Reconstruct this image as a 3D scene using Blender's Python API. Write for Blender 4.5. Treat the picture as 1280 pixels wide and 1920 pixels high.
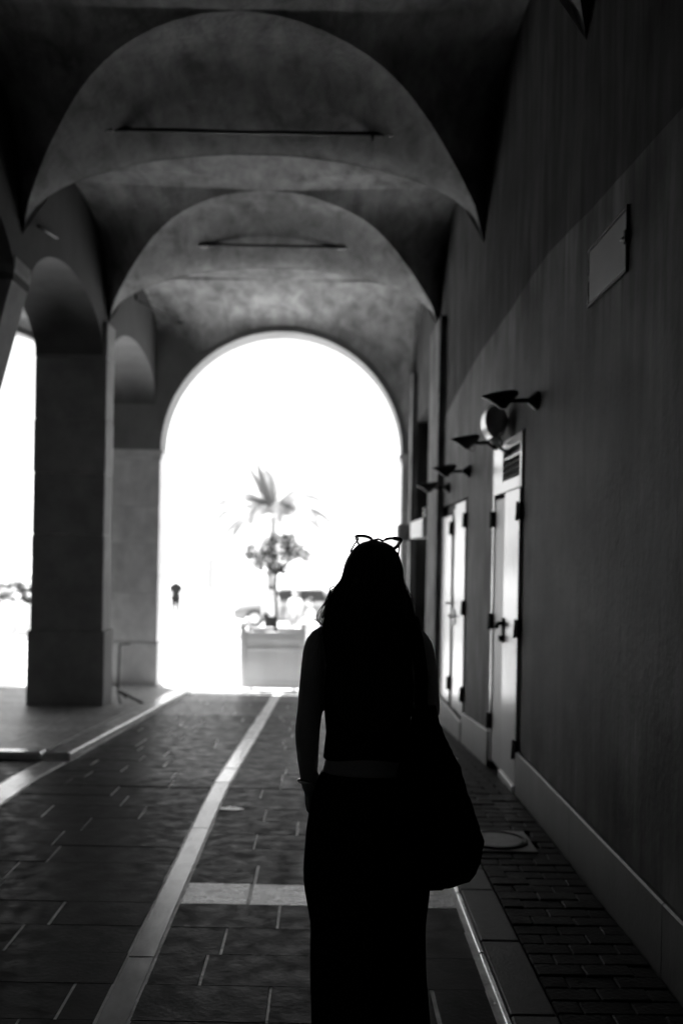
import bpy, bmesh, math, random
from mathutils import Matrix, Vector, noise
random.seed(7)
R = math.radians
scene = bpy.context.scene
for o in list(bpy.data.objects):
    bpy.data.objects.remove(o)
COL = scene.collection

# ------------------------------------------------------------------ camera
cam_d = bpy.data.cameras.new('camera')
cam = bpy.data.objects.new('camera', cam_d); COL.objects.link(cam)
cam_d.sensor_width = 36.0
cam_d.lens = 36.8
cam_d.shift_x = 29 / 1920
cam_d.shift_y = 80 / 1920
cam_d.clip_start = 0.05
cam_d.clip_end = 2000
cam.matrix_world = Matrix.Translation((0, 0, 1.6)) @ Matrix.Rotation(R(90), 4, 'X') @ Matrix.Rotation(R(1.05), 4, 'Z')
cam_d.dof.use_dof = True
cam_d.dof.focus_distance = 3.35
cam_d.dof.aperture_fstop = 2.0
scene.camera = cam

# ------------------------------------------------------------------ sky and sun
SUN_EL, SUN_AZ = 76.0, -12.0          # azimuth measured from +Y, negative to the left
world = bpy.data.worlds.new('World'); scene.world = world
world.use_nodes = True
wn = world.node_tree; wn.nodes.clear()
sky = wn.nodes.new('ShaderNodeTexSky'); sky.sky_type = 'NISHITA'; sky.sun_disc = False; sky.dust_density = 0.2
sky.sun_elevation = R(SUN_EL); sky.sun_rotation = R(SUN_AZ)
bw = wn.nodes.new('ShaderNodeRGBToBW')
bg = wn.nodes.new('ShaderNodeBackground'); bg.inputs['Strength'].default_value = 0.09
wo = wn.nodes.new('ShaderNodeOutputWorld')
wn.links.new(sky.outputs[0], bw.inputs[0]); wn.links.new(bw.outputs[0], bg.inputs['Color'])
wn.links.new(bg.outputs[0], wo.inputs['Surface'])
sl = bpy.data.lights.new('sun', 'SUN'); sl.energy = 5.0; sl.angle = R(0.5); sl.color = (1, 1, 1)
sun = bpy.data.objects.new('sun', sl); COL.objects.link(sun)
sd = Vector((math.sin(R(SUN_AZ)) * math.cos(R(SUN_EL)), math.cos(R(SUN_AZ)) * math.cos(R(SUN_EL)), math.sin(R(SUN_EL))))
sun.rotation_euler = sd.to_track_quat('Z', 'Y').to_euler()
sun.location = (0, 30, 40)

vs = scene.view_settings
scene.display_settings.display_device = 'sRGB'
vs.view_transform = 'Standard'; vs.look = 'None'; vs.gamma = 1.0; vs.use_curve_mapping = False
vs.exposure = 2.25
cy = scene.cycles
cy.max_bounces = 10; cy.diffuse_bounces = 8; cy.glossy_bounces = 4; cy.transparent_max_bounces = 8
cy.caustics_reflective = False; cy.caustics_refractive = False
cy.sample_clamp_indirect = 3.0
cy.use_denoising = True

# ------------------------------------------------------------------ materials (all greys: a black and white picture)
def mat(name, base, rough=0.7, var=0.25, scale=3.0, stretch=(1, 1, 1), bump=0.0, bscale=None, metal=0.0,
        spec=0.5, rvar=0.0, rnd=0.0, detail=6.0, coarse=0.0, dist=0.0):
    m = bpy.data.materials.new(name); m.use_nodes = True
    nt = m.node_tree; n = nt.nodes; l = nt.links
    b = n['Principled BSDF']
    b.inputs['Roughness'].default_value = rough
    b.inputs['Metallic'].default_value = metal
    b.inputs['Specular IOR Level'].default_value = spec
    tc = n.new('ShaderNodeTexCoord')
    mp = n.new('ShaderNodeMapping'); mp.inputs['Scale'].default_value = stretch
    geo = n.new('ShaderNodeNewGeometry')
    l.new(geo.outputs['Position'] if rnd == 0 else tc.outputs['Object'], mp.inputs['Vector'])
    vec = mp.outputs['Vector']; raw = geo.outputs['Position'] if rnd == 0 else tc.outputs['Object']
    oi = n.new('ShaderNodeObjectInfo')
    if rnd > 0:
        add = n.new('ShaderNodeVectorMath'); add.operation = 'ADD'
        cmb = n.new('ShaderNodeCombineXYZ')
        ml = n.new('ShaderNodeMath'); ml.operation = 'MULTIPLY'; ml.inputs[1].default_value = 37.0
        l.new(oi.outputs['Random'], ml.inputs[0]); l.new(ml.outputs[0], cmb.inputs[0]); l.new(ml.outputs[0], cmb.inputs[1])
        l.new(vec, add.inputs[0]); l.new(cmb.outputs[0], add.inputs[1]); vec = add.outputs[0]
    nz = n.new('ShaderNodeTexNoise'); nz.inputs['Scale'].default_value = scale
    nz.inputs['Detail'].default_value = detail; nz.inputs['Roughness'].default_value = 0.6
    nz.inputs['Distortion'].default_value = dist
    l.new(vec, nz.inputs['Vector'])
    mr = n.new('ShaderNodeMapRange')
    mr.inputs['From Min'].default_value = 0.3; mr.inputs['From Max'].default_value = 0.7
    mr.inputs['To Min'].default_value = base * (1 - var); mr.inputs['To Max'].default_value = base * (1 + var)
    l.new(nz.outputs['Fac'], mr.inputs['Value'])
    val = mr.outputs['Result']
    if coarse > 0:
        n2 = n.new('ShaderNodeTexNoise'); n2.inputs['Scale'].default_value = scale * 0.22; n2.inputs['Detail'].default_value = 7
        l.new(raw, n2.inputs['Vector'])
        m2 = n.new('ShaderNodeMapRange'); m2.inputs['From Min'].default_value = 0.3; m2.inputs['From Max'].default_value = 0.7
        m2.inputs['To Min'].default_value = 1 - coarse; m2.inputs['To Max'].default_value = 1 + coarse
        l.new(n2.outputs['Fac'], m2.inputs['Value'])
        mm = n.new('ShaderNodeMath'); mm.operation = 'MULTIPLY'
        l.new(val, mm.inputs[0]); l.new(m2.outputs['Result'], mm.inputs[1]); val = mm.outputs[0]
    if rnd > 0:
        m3 = n.new('ShaderNodeMapRange'); m3.inputs['To Min'].default_value = 1 - rnd; m3.inputs['To Max'].default_value = 1 + rnd
        l.new(oi.outputs['Random'], m3.inputs['Value'])
        mm = n.new('ShaderNodeMath'); mm.operation = 'MULTIPLY'
        l.new(val, mm.inputs[0]); l.new(m3.outputs['Result'], mm.inputs[1]); val = mm.outputs[0]
    l.new(val, b.inputs['Base Color'])
    if rvar > 0:
        m4 = n.new('ShaderNodeMapRange'); m4.inputs['From Min'].default_value = 0.3; m4.inputs['From Max'].default_value = 0.7
        m4.inputs['To Min'].default_value = rough - rvar; m4.inputs['To Max'].default_value = rough + rvar
        l.new(nz.outputs['Fac'], m4.inputs['Value']); l.new(m4.outputs['Result'], b.inputs['Roughness'])
    if bump > 0:
        nb = n.new('ShaderNodeTexNoise'); nb.inputs['Scale'].default_value = bscale or scale * 6
        nb.inputs['Detail'].default_value = 5
        l.new(raw, nb.inputs['Vector'])
        bp = n.new('ShaderNodeBump'); bp.inputs['Strength'].default_value = bump; bp.inputs['Distance'].default_value = 0.01
        l.new(nb.outputs['Fac'], bp.inputs['Height']); l.new(bp.outputs['Normal'], b.inputs['Normal'])
    return m

M = {}
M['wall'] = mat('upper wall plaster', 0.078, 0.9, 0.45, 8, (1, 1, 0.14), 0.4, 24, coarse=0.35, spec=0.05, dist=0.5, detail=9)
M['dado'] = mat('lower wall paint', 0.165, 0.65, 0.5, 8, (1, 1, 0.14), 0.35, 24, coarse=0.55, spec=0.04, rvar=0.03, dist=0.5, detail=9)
M['plinth'] = mat('plinth stone', 0.12, 0.5, 0.18, 5, (1, 1, 0.4), 0.2, 40, rnd=0.08)
M['vault'] = mat('vault plaster', 0.26, 0.9, 0.5, 3.6, (1.4, 0.6, 1), 0.8, 16, coarse=0.3, dist=0.4, detail=9)
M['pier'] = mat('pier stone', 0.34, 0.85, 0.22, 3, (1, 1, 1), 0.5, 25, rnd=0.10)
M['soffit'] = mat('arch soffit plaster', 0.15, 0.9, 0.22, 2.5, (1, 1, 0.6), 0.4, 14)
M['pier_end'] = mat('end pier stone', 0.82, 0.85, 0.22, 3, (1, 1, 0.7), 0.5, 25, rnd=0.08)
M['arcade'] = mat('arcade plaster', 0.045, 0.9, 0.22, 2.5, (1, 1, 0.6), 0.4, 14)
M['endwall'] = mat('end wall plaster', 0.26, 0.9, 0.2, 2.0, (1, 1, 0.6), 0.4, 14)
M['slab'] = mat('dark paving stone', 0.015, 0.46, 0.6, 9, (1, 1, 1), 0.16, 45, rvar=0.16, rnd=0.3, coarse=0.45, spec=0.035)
M['slab_spill_mid'] = mat('paving stone with faint light spill', 0.035, 0.42, 0.6, 9, (1, 1, 1), 0.16, 45, rvar=0.14, rnd=0.3, coarse=0.45, spec=0.06)
M['slab_spill'] = mat('paving stone with light spill', 0.12, 0.42, 0.5, 9, (1, 1, 1), 0.16, 45, rvar=0.14, rnd=0.25, coarse=0.4, spec=0.15)  # this and the one above: threshold light spill painted into the stone
M['slab_pale'] = mat('pale paving stone', 0.85, 0.28, 0.25, 16, (1, 1, 1), 0.35, 60, rvar=0.1, rnd=0.08)
M['grout'] = mat('mortar', 0.62, 0.42, 0.6, 5, (1, 1, 1), 0.4, 60, coarse=0.6)
M['marble'] = mat('pale stripe stone', 0.88, 0.19, 0.15, 14, (1, 0.4, 1), 0.12, 70, rvar=0.08, rnd=0.06, spec=0.9)
M['border'] = mat('grey border stone', 0.12, 0.5, 0.3, 22, (1, 1, 1), 0.3, 70, rvar=0.1, rnd=0.12, spec=0.3)
M['cobble'] = mat('small paving sett', 0.02, 0.55, 0.4, 14, (1, 1, 1), 0.5, 50, rvar=0.12, rnd=0.4, spec=0.06)
M['flag'] = mat('platform flag', 0.42, 0.45, 0.6, 12, (1, 1, 1), 0.4, 50, rnd=0.15)
M['settgrout'] = mat('dark mortar', 0.015, 0.9, 0.3, 8, spec=0.1)
M['steel'] = mat('polished edge strip', 0.85, 0.14, 0.15, 8, (1, 0.2, 1), 0.1, 40, metal=1.0)
M['ironcover'] = mat('cast cover', 0.16, 0.4, 0.25, 20, (1, 1, 1), 0.5, 60)
M['iron'] = mat('black iron', 0.012, 0.55, 0.3, 20, (1, 1, 1), 0.2, 60)
M['lamp'] = mat('black lamp paint', 0.012, 0.4, 0.2, 20)
M['doorwhite'] = mat('white gloss door paint', 0.82, 0.23, 0.05, 3, (1, 1, 0.3), 0.05, 20)
M['doorgrey'] = mat('grey door paint', 0.40, 0.45, 0.08, 3, (1, 1, 0.3), 0.05, 20)
M['dark'] = mat('dark interior', 0.02, 0.8, 0.2, 4)
M['hatch'] = mat('hatch panel', 0.36, 0.5, 0.1, 4)
M['glassglobe'] = mat('smoked globe', 0.34, 0.06, 0.05, 4, spec=0.7)
M['planter'] = mat('planter paint', 0.85, 0.6, 0.06, 5, (1, 1, 0.3), 0.1, 30)
M['whitepaint'] = mat('white paint', 0.78, 0.5, 0.05, 5)
M['leaf'] = mat('leaf', 0.042, 0.5, 0.4, 6)
M['palmleaf'] = mat('palm leaf', 0.08, 0.45, 0.4, 6)
M['bark'] = mat('bark', 0.045, 0.85, 0.4, 12, (1, 1, 0.3), 0.6, 30)
M['palmbark'] = mat('palm bark', 0.34, 0.85, 0.3, 12, (1, 1, 0.3), 0.4, 30)
M['soil'] = mat('soil', 0.05, 0.95, 0.4, 20)
M['ground'] = mat('sunlit paving', 0.45, 0.8, 0.12, 1.2, coarse=0.08)
M['hair'] = mat('dark hair', 0.010, 0.5, 0.3, 30, (1, 1, 0.1))
M['skin'] = mat('skin', 0.58, 0.5, 0.06, 8)
M['blackcloth'] = mat('black knit', 0.010, 0.95, 0.3, 40, spec=0.1, bump=0.3, bscale=180)
M['skirt'] = mat('black skirt cloth', 0.011, 0.95, 0.3, 30, spec=0.1, bump=0.3, bscale=160)
M['bag'] = mat('black crinkled bag cloth', 0.010, 0.9, 0.3, 30, spec=0.15, bump=0.5, bscale=60)
M['acetate'] = mat('black acetate', 0.01, 0.2, 0.1, 10)
M['shirtdark'] = mat('dark shirt', 0.012, 0.9, 0.2, 20)
M['shirtpale'] = mat('pale shirt', 0.6, 0.9, 0.1, 20)
M['trouserpale'] = mat('pale trousers', 0.5, 0.9, 0.1, 20)
M['carpaint'] = mat('pale car paint', 0.22, 0.25, 0.05, 4)
M['tyre'] = mat('tyre', 0.03, 0.8, 0.2, 20)
M['chrome'] = mat('rim metal', 0.6, 0.3, 0.1, 10, metal=1.0)
def glassmat(name, tint, rough=0.02, alpha=0.5):
    m = bpy.data.materials.new(name); m.use_nodes = True
    b = m.node_tree.nodes['Principled BSDF']
    b.inputs['Base Color'].default_value = (tint, tint, tint, 1)
    b.inputs['Roughness'].default_value = rough; b.inputs['Alpha'].default_value = alpha
    return m
M['lens'] = glassmat('smoked lens', 0.02, 0.05, 0.62)
M['carglass'] = glassmat('car glass', 0.04, 0.05, 0.95)

# ------------------------------------------------------------------ helpers
def obj(name, verts, faces, m, parent=None, smooth=False, loc=None):
    me = bpy.data.meshes.new(name); me.from_pydata([tuple(v) for v in verts], [], faces); me.update()
    if m: me.materials.append(m)
    if smooth: me.polygons.foreach_set('use_smooth', [True] * len(me.polygons))
    o = bpy.data.objects.new(name, me); COL.objects.link(o)
    if loc: o.location = loc
    if parent: o.parent = parent
    return o
def bobj(name, bm, m, parent=None, smooth=False, loc=None):
    me = bpy.data.meshes.new(name); bm.to_mesh(me); bm.free()
    if m: me.materials.append(m)
    if smooth: me.polygons.foreach_set('use_smooth', [True] * len(me.polygons))
    o = bpy.data.objects.new(name, me); COL.objects.link(o)
    if loc: o.location = loc
    if parent: o.parent = parent
    return o
def inst(name, me, parent=None, loc=(0, 0, 0), rot=(0, 0, 0), scale=(1, 1, 1)):
    o = bpy.data.objects.new(name, me); COL.objects.link(o)
    o.location = loc; o.rotation_euler = rot; o.scale = scale
    if parent: o.parent = parent
    return o
def thing(name, label, cat, group=None, loc=(0, 0, 0)):
    o = bpy.data.objects.new(name, None); COL.objects.link(o); o.location = loc
    o['label'] = label; o['category'] = cat
    if group: o['group'] = group
    o.empty_display_size = 0.2
    return o
def tag(o, label, cat, group=None):
    o['label'] = label; o['category'] = cat
    if group: o['group'] = group
    return o
def structure(o):
    o['kind'] = 'structure'; return o
def bm_box(bm, x0, x1, y0, y1, z0, z1, bev=0.0, seg=1):
    g = bmesh.ops.create_cube(bm, size=1.0)
    for v in g['verts']:
        v.co = Vector(((x0 + x1) / 2 + v.co.x * (x1 - x0), (y0 + y1) / 2 + v.co.y * (y1 - y0), (z0 + z1) / 2 + v.co.z * (z1 - z0)))
    if bev > 0:
        es = list({e for v in g['verts'] for e in v.link_edges})
        bmesh.ops.bevel(bm, geom=es, offset=bev, segments=seg, affect='EDGES')
    return bm
def box(name, x0, x1, y0, y1, z0, z1, m, parent=None, bev=0.004, seg=1):
    return bobj(name, bm_box(bmesh.new(), x0, x1, y0, y1, z0, z1, bev, seg), m, parent)
class MB:
    def __init__(s): s.v = []; s.f = []
    def add(s, v, f):
        k = len(s.v); s.v += [Vector(p) for p in v]; s.f += [tuple(i + k for i in q) for q in f]
    def tube(s, pts, rad, seg=8, cap=True):
        pts = [Vector(p) for p in pts]
        if not hasattr(rad, '__len__'): rad = [rad] * len(pts)
        k = len(s.v); up = Vector((0.13, 0.31, 0.94)).normalized(); pr = None
        for i, p in enumerate(pts):
            t = (pts[min(i + 1, len(pts) - 1)] - pts[max(i - 1, 0)]).normalized()
            a = (pr if pr else up); a = a - t * a.dot(t)
            if a.length < 1e-4: a = Vector((1, 0, 0)) - t * t.x
            a.normalize(); pr = a; b = t.cross(a)
            for j in range(seg):
                w = 2 * math.pi * j / seg
                s.v.append(p + (a * math.cos(w) + b * math.sin(w)) * rad[i])
        for i in range(len(pts) - 1):
            for j in range(seg):
                j2 = (j + 1) % seg
                s.f.append((k + i * seg + j, k + i * seg + j2, k + (i + 1) * seg + j2, k + (i + 1) * seg + j))
        if cap:
            s.f.append(tuple(k + j for j in reversed(range(seg))))
            e = k + (len(pts) - 1) * seg
            s.f.append(tuple(e + j for j in range(seg)))
    def rings(s, rs, seg=32, cap=True, fn=None):
        """rs: list of (cx, cy, z, rx, ry_back, ry_front)"""
        k = len(s.v)
        for i, r in enumerate(rs):
            cx, cyy, z, rx, rb, rf = r
            for j in range(seg):
                w = 2 * math.pi * j / seg
                c, q = math.cos(w), math.sin(w)
                p = Vector((cx + rx * c, cyy + (rf if q > 0 else rb) * q, z))
                if fn: p = fn(p, w, i)
                s.v.append(p)
        for i in range(len(rs) - 1):
            for j in range(seg):
                j2 = (j + 1) % seg
                s.f.append((k + i * seg + j, k + i * seg + j2, k + (i + 1) * seg + j2, k + (i + 1) * seg + j))
        if cap:
            s.f.append(tuple(k + j for j in reversed(range(seg))))
            e = k + (len(rs) - 1) * seg
            s.f.append(tuple(e + j for j in range(seg)))
    def ball(s, c, r, nu=14, nv=10):
        if not hasattr(r, '__len__'): r = (r, r, r)
        rs = []
        for i in range(nv + 1):
            a = -math.pi / 2 + math.pi * i / nv
            cc = max(math.cos(a), 0.02)
            rs.append((c[0], c[1], c[2] + r[2] * math.sin(a), r[0] * cc, r[1] * cc, r[1] * cc))
        s.rings(rs, nu)
    def box(s, x0, x1, y0, y1, z0, z1):
        s.add([(x0, y0, z0), (x1, y0, z0), (x1, y1, z0), (x0, y1, z0), (x0, y0, z1), (x1, y0, z1), (x1, y1, z1), (x0, y1, z1)],
              [(0, 3, 2, 1), (4, 5, 6, 7), (0, 1, 5, 4), (1, 2, 6, 5), (2, 3, 7, 6), (3, 0, 4, 7)])
    def build(s, name, m, parent=None, smooth=False, loc=None): return obj(name, s.v, s.f, m, parent, smooth, loc)
def lathe(mb, prof, c=(0, 0, 0), axis='Z', seg=20):
    k = len(mb.v); c = Vector(c)
    for r, h in prof:
        for j in range(seg):
            w = 2 * math.pi * j / seg
            a, b = r * math.cos(w), r * math.sin(w)
            p = {'Z': (a, b, h), 'X': (h, a, b), 'Y': (a, h, b)}[axis]
            mb.v.append(c + Vector(p))
    for i in range(len(prof) - 1):
        for j in range(seg):
            j2 = (j + 1) % seg
            mb.f.append((k + i * seg + j, k + i * seg + j2, k + (i + 1) * seg + j2, k + (i + 1) * seg + j))
    mb.f.append(tuple(k + j for j in reversed(range(seg))))
    e = k + (len(prof) - 1) * seg
    mb.f.append(tuple(e + j for j in range(seg)))
def lerp(pts, x):
    if x <= pts[0][0]: return pts[0][1]
    for (a, b), (c, d) in zip(pts, pts[1:]):
        if x <= c: return b + (d - b) * (x - a) / (c - a)
    return pts[-1][1]

# ------------------------------------------------------------------ measures of the place (metres, camera at y = 0)
XR, XL = 1.33, -2.70                   # right wall, left springing line
XC, XH = (XR + XL) / 2, (XR - XL) / 2
PX0, PX1 = -3.51, -2.65                # arcade piers between the two aisles
XA0, XA1 = -7.50, -3.46                # left aisle
T = [-5.25, -1.65, 1.95, 5.55, 9.15, 12.75, 16.35]
Z0 = 4.35
GP = [(-200, 0), (6.6, 0), (7.4, -0.015), (9, -0.11), (12, -0.29), (16.5, -0.565), (18, -0.63), (45, -1.2), (70, -1.45), (900, -1.6)]
def zf(y): return lerp(GP, y)
def slope(y): return (zf(y + 0.15) - zf(y - 0.15)) / 0.3

# ------------------------------------------------------------------ ground and pavement
ys = [-60, -20, -6, 0, 3, 6.6, 7.4, 9, 12, 14, 16.5, 18, 24, 34, 45, 70, 150, 900]
xs = [-600, -120, -40, -12, -4, 0, 4, 12, 40, 120, 600]
v = [(x, y, zf(y) - 0.07) for y in ys for x in xs]
nx = len(xs)
fcs = [(i * nx + j, i * nx + j + 1, (i + 1) * nx + j + 1, (i + 1) * nx + j) for i in range(len(ys) - 1) for j in range(nx - 1)]
structure(obj('ground', v, fcs, M['ground']))

ysp = [-5.3, 0, 3, 6.6] + [6.6 + 0.4 * k for k in range(1, 27)]
ysp = [y for y in ysp if y < 17.0]
v = [(x, y, zf(y) - 0.0022) for y in ysp for x in (PX0 - 4.0, XR + 0.05)]
fcs = [(2 * i, 2 * i + 1, 2 * i + 3, 2 * i + 2) for i in range(len(ysp) - 1)]
pavement = structure(obj('pavement', v, fcs, M['grout']))

_cache = {}
def slab_mesh(w, l, h=0.05, bev=0.004, m='slab', var=0):
    key = (round(w, 2), round(l, 2), h, bev, m, var)
    if key not in _cache:
        bm = bm_box(bmesh.new(), -key[0] / 2, key[0] / 2, -key[1] / 2, key[1] / 2, -h, 0, bev, 1)
        me = bpy.data.meshes.new('paving'); bm.to_mesh(me); bm.free(); me.materials.append(M[m])
        _cache[key] = me
    return _cache[key]
def lay(name, x0, x1, y0, y1, m, parent=pavement, dz=0.0, gx=0.012, gy=0.004, bev=0.002, h=0.05, jit=0.0012):
    if gx == 0.012: gx = random.choice((0.006, 0.008, 0.010, 0.013, 0.015))
    me = slab_mesh(x1 - x0 - gx, y1 - y0 - gy, h, bev, m)
    yc = (y0 + y1) / 2
    o = inst(name, me, parent, ((x0 + x1) / 2, yc, zf(yc) + dz + random.uniform(-jit, jit)),
             (math.atan(slope(yc)) + random.uniform(-jit, jit), random.uniform(-jit, jit), 0))
    return o
def row_joints(xa, xb, lo, hi, off):
    x = xa - off; out = [xa]
    while True:
        x += random.uniform(lo, hi)
        if x > xb - 0.12: break
        if x > xa + 0.12: out.append(x)
    return out + [xb]
ROW = 0.30
k0 = -9
for k in range(k0, 39):
    y0 = 4.77 + ROW * k; y1 = y0 + ROW
    if y1 > 16.45: break
    sm = 'slab' if y0 < 12.0 else ('slab_spill_mid' if y0 < 14.2 else 'slab_spill')  # paler towards the arch: light spill put into the slab colour
    if k == 0:
        for a, b in ((-0.64, -0.325), (-0.325, 0.02), (0.02, 0.34), (0.34, 0.625)):
            lay('pale_paving_slab', a, b, y0, y1, 'slab_pale')
    else:
        js = row_joints(-0.64, 0.625, 0.52, 0.72, random.uniform(0, 0.5))
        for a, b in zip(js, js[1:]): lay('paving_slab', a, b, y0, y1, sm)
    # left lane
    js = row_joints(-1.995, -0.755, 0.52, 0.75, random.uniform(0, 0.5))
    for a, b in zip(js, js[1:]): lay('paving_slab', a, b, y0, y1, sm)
    if 2 <= k < 12:
        js = row_joints(-3.6, -2.205, 0.5, 0.72, random.uniform(0, 0.5))
        for a, b in zip(js, js[1:]): lay('paving_slab', a, b, y0, min(y1, 8.28), 'slab')
# pale stripe down the middle of the passage
yy = 2.15
while yy < 16.4:
    L = random.choice((0.62, 0.66, 0.70)); lay('stripe_slab', -0.752, -0.643, yy, min(yy + L, 16.42), 'marble', dz=0.002, gx=0.006, gy=0.005); yy += L
# pale stripe on the left, ends at the platform corner
yy = 2.2
while yy < 8.2:
    L = 0.75; lay('stripe_slab', -2.20, -2.00, yy, min(yy + L, 8.29), 'marble', dz=0.002, gx=0.006, gy=0.005); yy += L
# raised platform of the left aisle, light border stones, stone flags
PH = 0.06
yy = 8.30
while yy < 16.3:
    L = min(1.15, 16.4 - yy)
    lay('platform_border', -2.22, -2.00, yy, yy + L, 'marble', dz=PH, gx=0.0, gy=0.008, bev=0.012, h=0.12, jit=0.0); yy += L
xx = -2.22
while xx > -7.2:
    lay('platform_border', xx - 1.1, xx - 0.003, 8.30, 8.52, 'marble', dz=PH, gx=0.006, gy=0.0, bev=0.02, h=0.12); xx -= 1.1
k = 0
yy = 8.525
while yy < 16.35:
    js = row_joints(-4.6, -2.225, 0.55, 0.85, random.uniform(0, 0.5))
    for a, b in zip(js, js[1:]): lay('platform_flag', a, b, yy, yy + 0.43, 'flag', dz=PH - 0.002)
    yy += 0.43
pv = [(x, y, zf(y) + PH - 0.012) for y in [8.4] + [8.4 + 0.5 * k for k in range(1, 17)] for x in (-7.5, -2.1)]
obj('platform_bed', pv, [(2 * i, 2 * i + 1, 2 * i + 3, 2 * i + 2) for i in range(len(pv) // 2 - 1)], M['border'], pavement)
# right walkway: polished edge strip, grey border stones, small setts
KH = 0.02
for a, b in zip([1.9, 3.05, 4.18, 4.92, 6.1, 7.3, 8.5, 9.7, 10.9, 12.1, 13.3, 14.5, 15.5], [3.05, 4.18, 4.92, 6.1, 7.3, 8.5, 9.7, 10.9, 12.1, 13.3, 14.5, 15.5, 16.4]):
    lay('edge_strip', 0.637, 0.664, a, b, 'steel', dz=KH + 0.002, gx=0.004, gy=0.006, bev=0.004)
yy = 2.42; kerbj = [2.3, 3.05, 3.62, 4.32, 4.98, 5.32, 5.64, 6.3, 7.0, 7.7, 8.4, 9.1, 9.8, 10.5, 11.2, 11.9, 12.6, 13.3, 14, 14.7, 15.4, 16.4]
for a, b in zip(kerbj, kerbj[1:]):
    lay('border_slab', 0.664, 0.83, a, b, 'border', dz=KH, gx=0.006, gy=0.006, bev=0.006)
sett_stuff = MB()
yy = 2.0; r = 0
while yy < 16.3:
    x = 0.835 - (0.09 if r % 2 else 0.0)
    while x < XR - 0.05:
        x0 = max(x, 0.835); x1 = min(x + 0.185, XR - 0.032)
        mid = ((x0 + x1) / 2, yy + 0.055)
        if not (0.82 < mid[0] < 1.19 and 5.60 < mid[1] < 6.08) and x1 - x0 > 0.03:
            if 3.3 < yy < 7.0:
                lay('sett', x0, x1, yy, yy + 0.11, 'cobble', dz=KH - 0.004, gx=0.007, gy=0.007, bev=0.004, h=0.04, jit=0.0035)
            else:
                z = zf(mid[1]) + KH - 0.004 + random.uniform(-0.003, 0.003)
                sett_stuff.box(x0 + 0.005, x1 - 0.005, yy + 0.005, yy + 0.105, z - 0.03, z)
        x += 0.185
    yy += 0.11; r += 1
so = sett_stuff.build('far_setts', M['cobble'], pavement); so['kind'] = 'stuff'
bed = [(x, y, zf(y) + KH - 0.016) for y in ysp for x in (0.66, XR + 0.04)]
obj('sett_bed', bed, [(2 * i, 2 * i + 1, 2 * i + 3, 2 * i + 2) for i in range(len(ysp) - 1)], M['settgrout'], pavement)
# manhole cover in its frame
mh = thing('manhole_cover', 'square framed round manhole cover in the setts beside the black bag', 'manhole', loc=(0.975, 5.84, zf(5.84) + KH))
bm = bm_box(bmesh.new(), -0.195, 0.195, -0.21, 0.21, -0.02, 0.004, 0.004)
bobj('frame', bm, M['ironcover'], mh)
mb = MB(); lathe(mb, [(0.178, 0.0), (0.178, 0.010), (0.168, 0.014), (0.160, 0.014), (0.156, 0.006)], seg=40); mb.build('rim', M['border'], mh)
mb = MB(); lathe(mb, [(0.150, 0.0), (0.150, 0.009), (0.145, 0.011), (0.02, 0.011)], seg=40); mb.build('lid', M['ironcover'], mh)
def patch(x, y, rx, ry, dz):
    pts = []
    for j in range(14):
        w = 2 * math.pi * j / 14; q = random.uniform(0.7, 1.1)
        pts.append((x + rx * q * math.cos(w), y + ry * q * math.sin(w), zf(y) + dz))
    obj('mortar_patch', pts, [tuple(range(14))], M['slab_pale'], pavement)
patch(-0.56, 6.54, 0.085, 0.05, 0.0045); patch(1.02, 8.62, 0.09, 0.06, KH + 0.004)

# ------------------------------------------------------------------ right wall
def holed(y0, y1, z0f, z1f, holes, x, step=0.3):
    """grid on the plane x, leaving out rectangular holes; z limits may be functions of y"""
    ysx = sorted(set([y0, y1] + [h[i] for h in holes for i in (0, 1)] + [y0 + step * k for k in range(int((y1 - y0) / step) + 1)]))
    ysx = [y for y in ysx if y0 <= y <= y1]
    vv, ff = [], []
    for a, b in zip(ysx, ysx[1:]):
        if b - a < 1e-4: continue
        m_ = (a + b) / 2
        spans = [(z0f, z1f)]
        for h in holes:
            if h[0] <= m_ <= h[1]:
                spans = [(z0f, lambda y, h=h: h[2]), (lambda y, h=h: h[3], z1f)]
        for lo, hi in spans:
            if hi(m_) - lo(m_) < 0.002: continue
            n_ = max(1, int((hi(m_) - lo(m_)) / 1.2)); k_ = len(vv)
            for i in range(n_ + 1):
                for y in (a, b):
                    vv.append((x, y, lo(y) + (hi(y) - lo(y)) * i / n_))
            for i in range(n_):
                ff.append((k_ + 2 * i, k_ + 2 * i + 2, k_ + 2 * i + 3, k_ + 2 * i + 1))
    return vv, ff
DOOR1 = (7.04, 8.30, -0.10, 2.48)
DOOR2 = (9.88, 11.93, -0.10, 2.17)
SHOP = (13.18, 15.62, -0.60, 3.6)
HOLES = [DOOR1, DOOR2, SHOP]
wallr = thing('plaster_wall', 'tall streaked plaster wall with doors on the right of the passage', 'wall', loc=(0, 0, 0))
vv, ff = holed(-5.3, 16.36, lambda y: -0.8, lambda y: 6.3, HOLES, XR)
for h in HOLES:
    k = len(vv); dx = 0.16 if h is not SHOP else 0.5
    vv += [(XR, h[0], h[2]), (XR + dx, h[0], h[2]), (XR + dx, h[0], h[3]), (XR, h[0], h[3]),
           (XR, h[1], h[2]), (XR + dx, h[1], h[2]), (XR + dx, h[1], h[3]), (XR, h[1], h[3])]
    ff += [(k, k + 3, k + 2, k + 1), (k + 4, k + 5, k + 6, k + 7), (k + 3, k + 7, k + 6, k + 2), (k, k + 1, k + 5, k + 4)]
k = len(vv)
vv += [(XR + 0.9, -5.3, -0.8), (XR + 0.9, 16.36, -0.8), (XR + 0.9, 16.36, 6.3), (XR + 0.9, -5.3, 6.3)]
ff += [(k, k + 1, k + 2, k + 3)]
obj('upper_wall', vv, ff, M['wall'], wallr)
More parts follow.
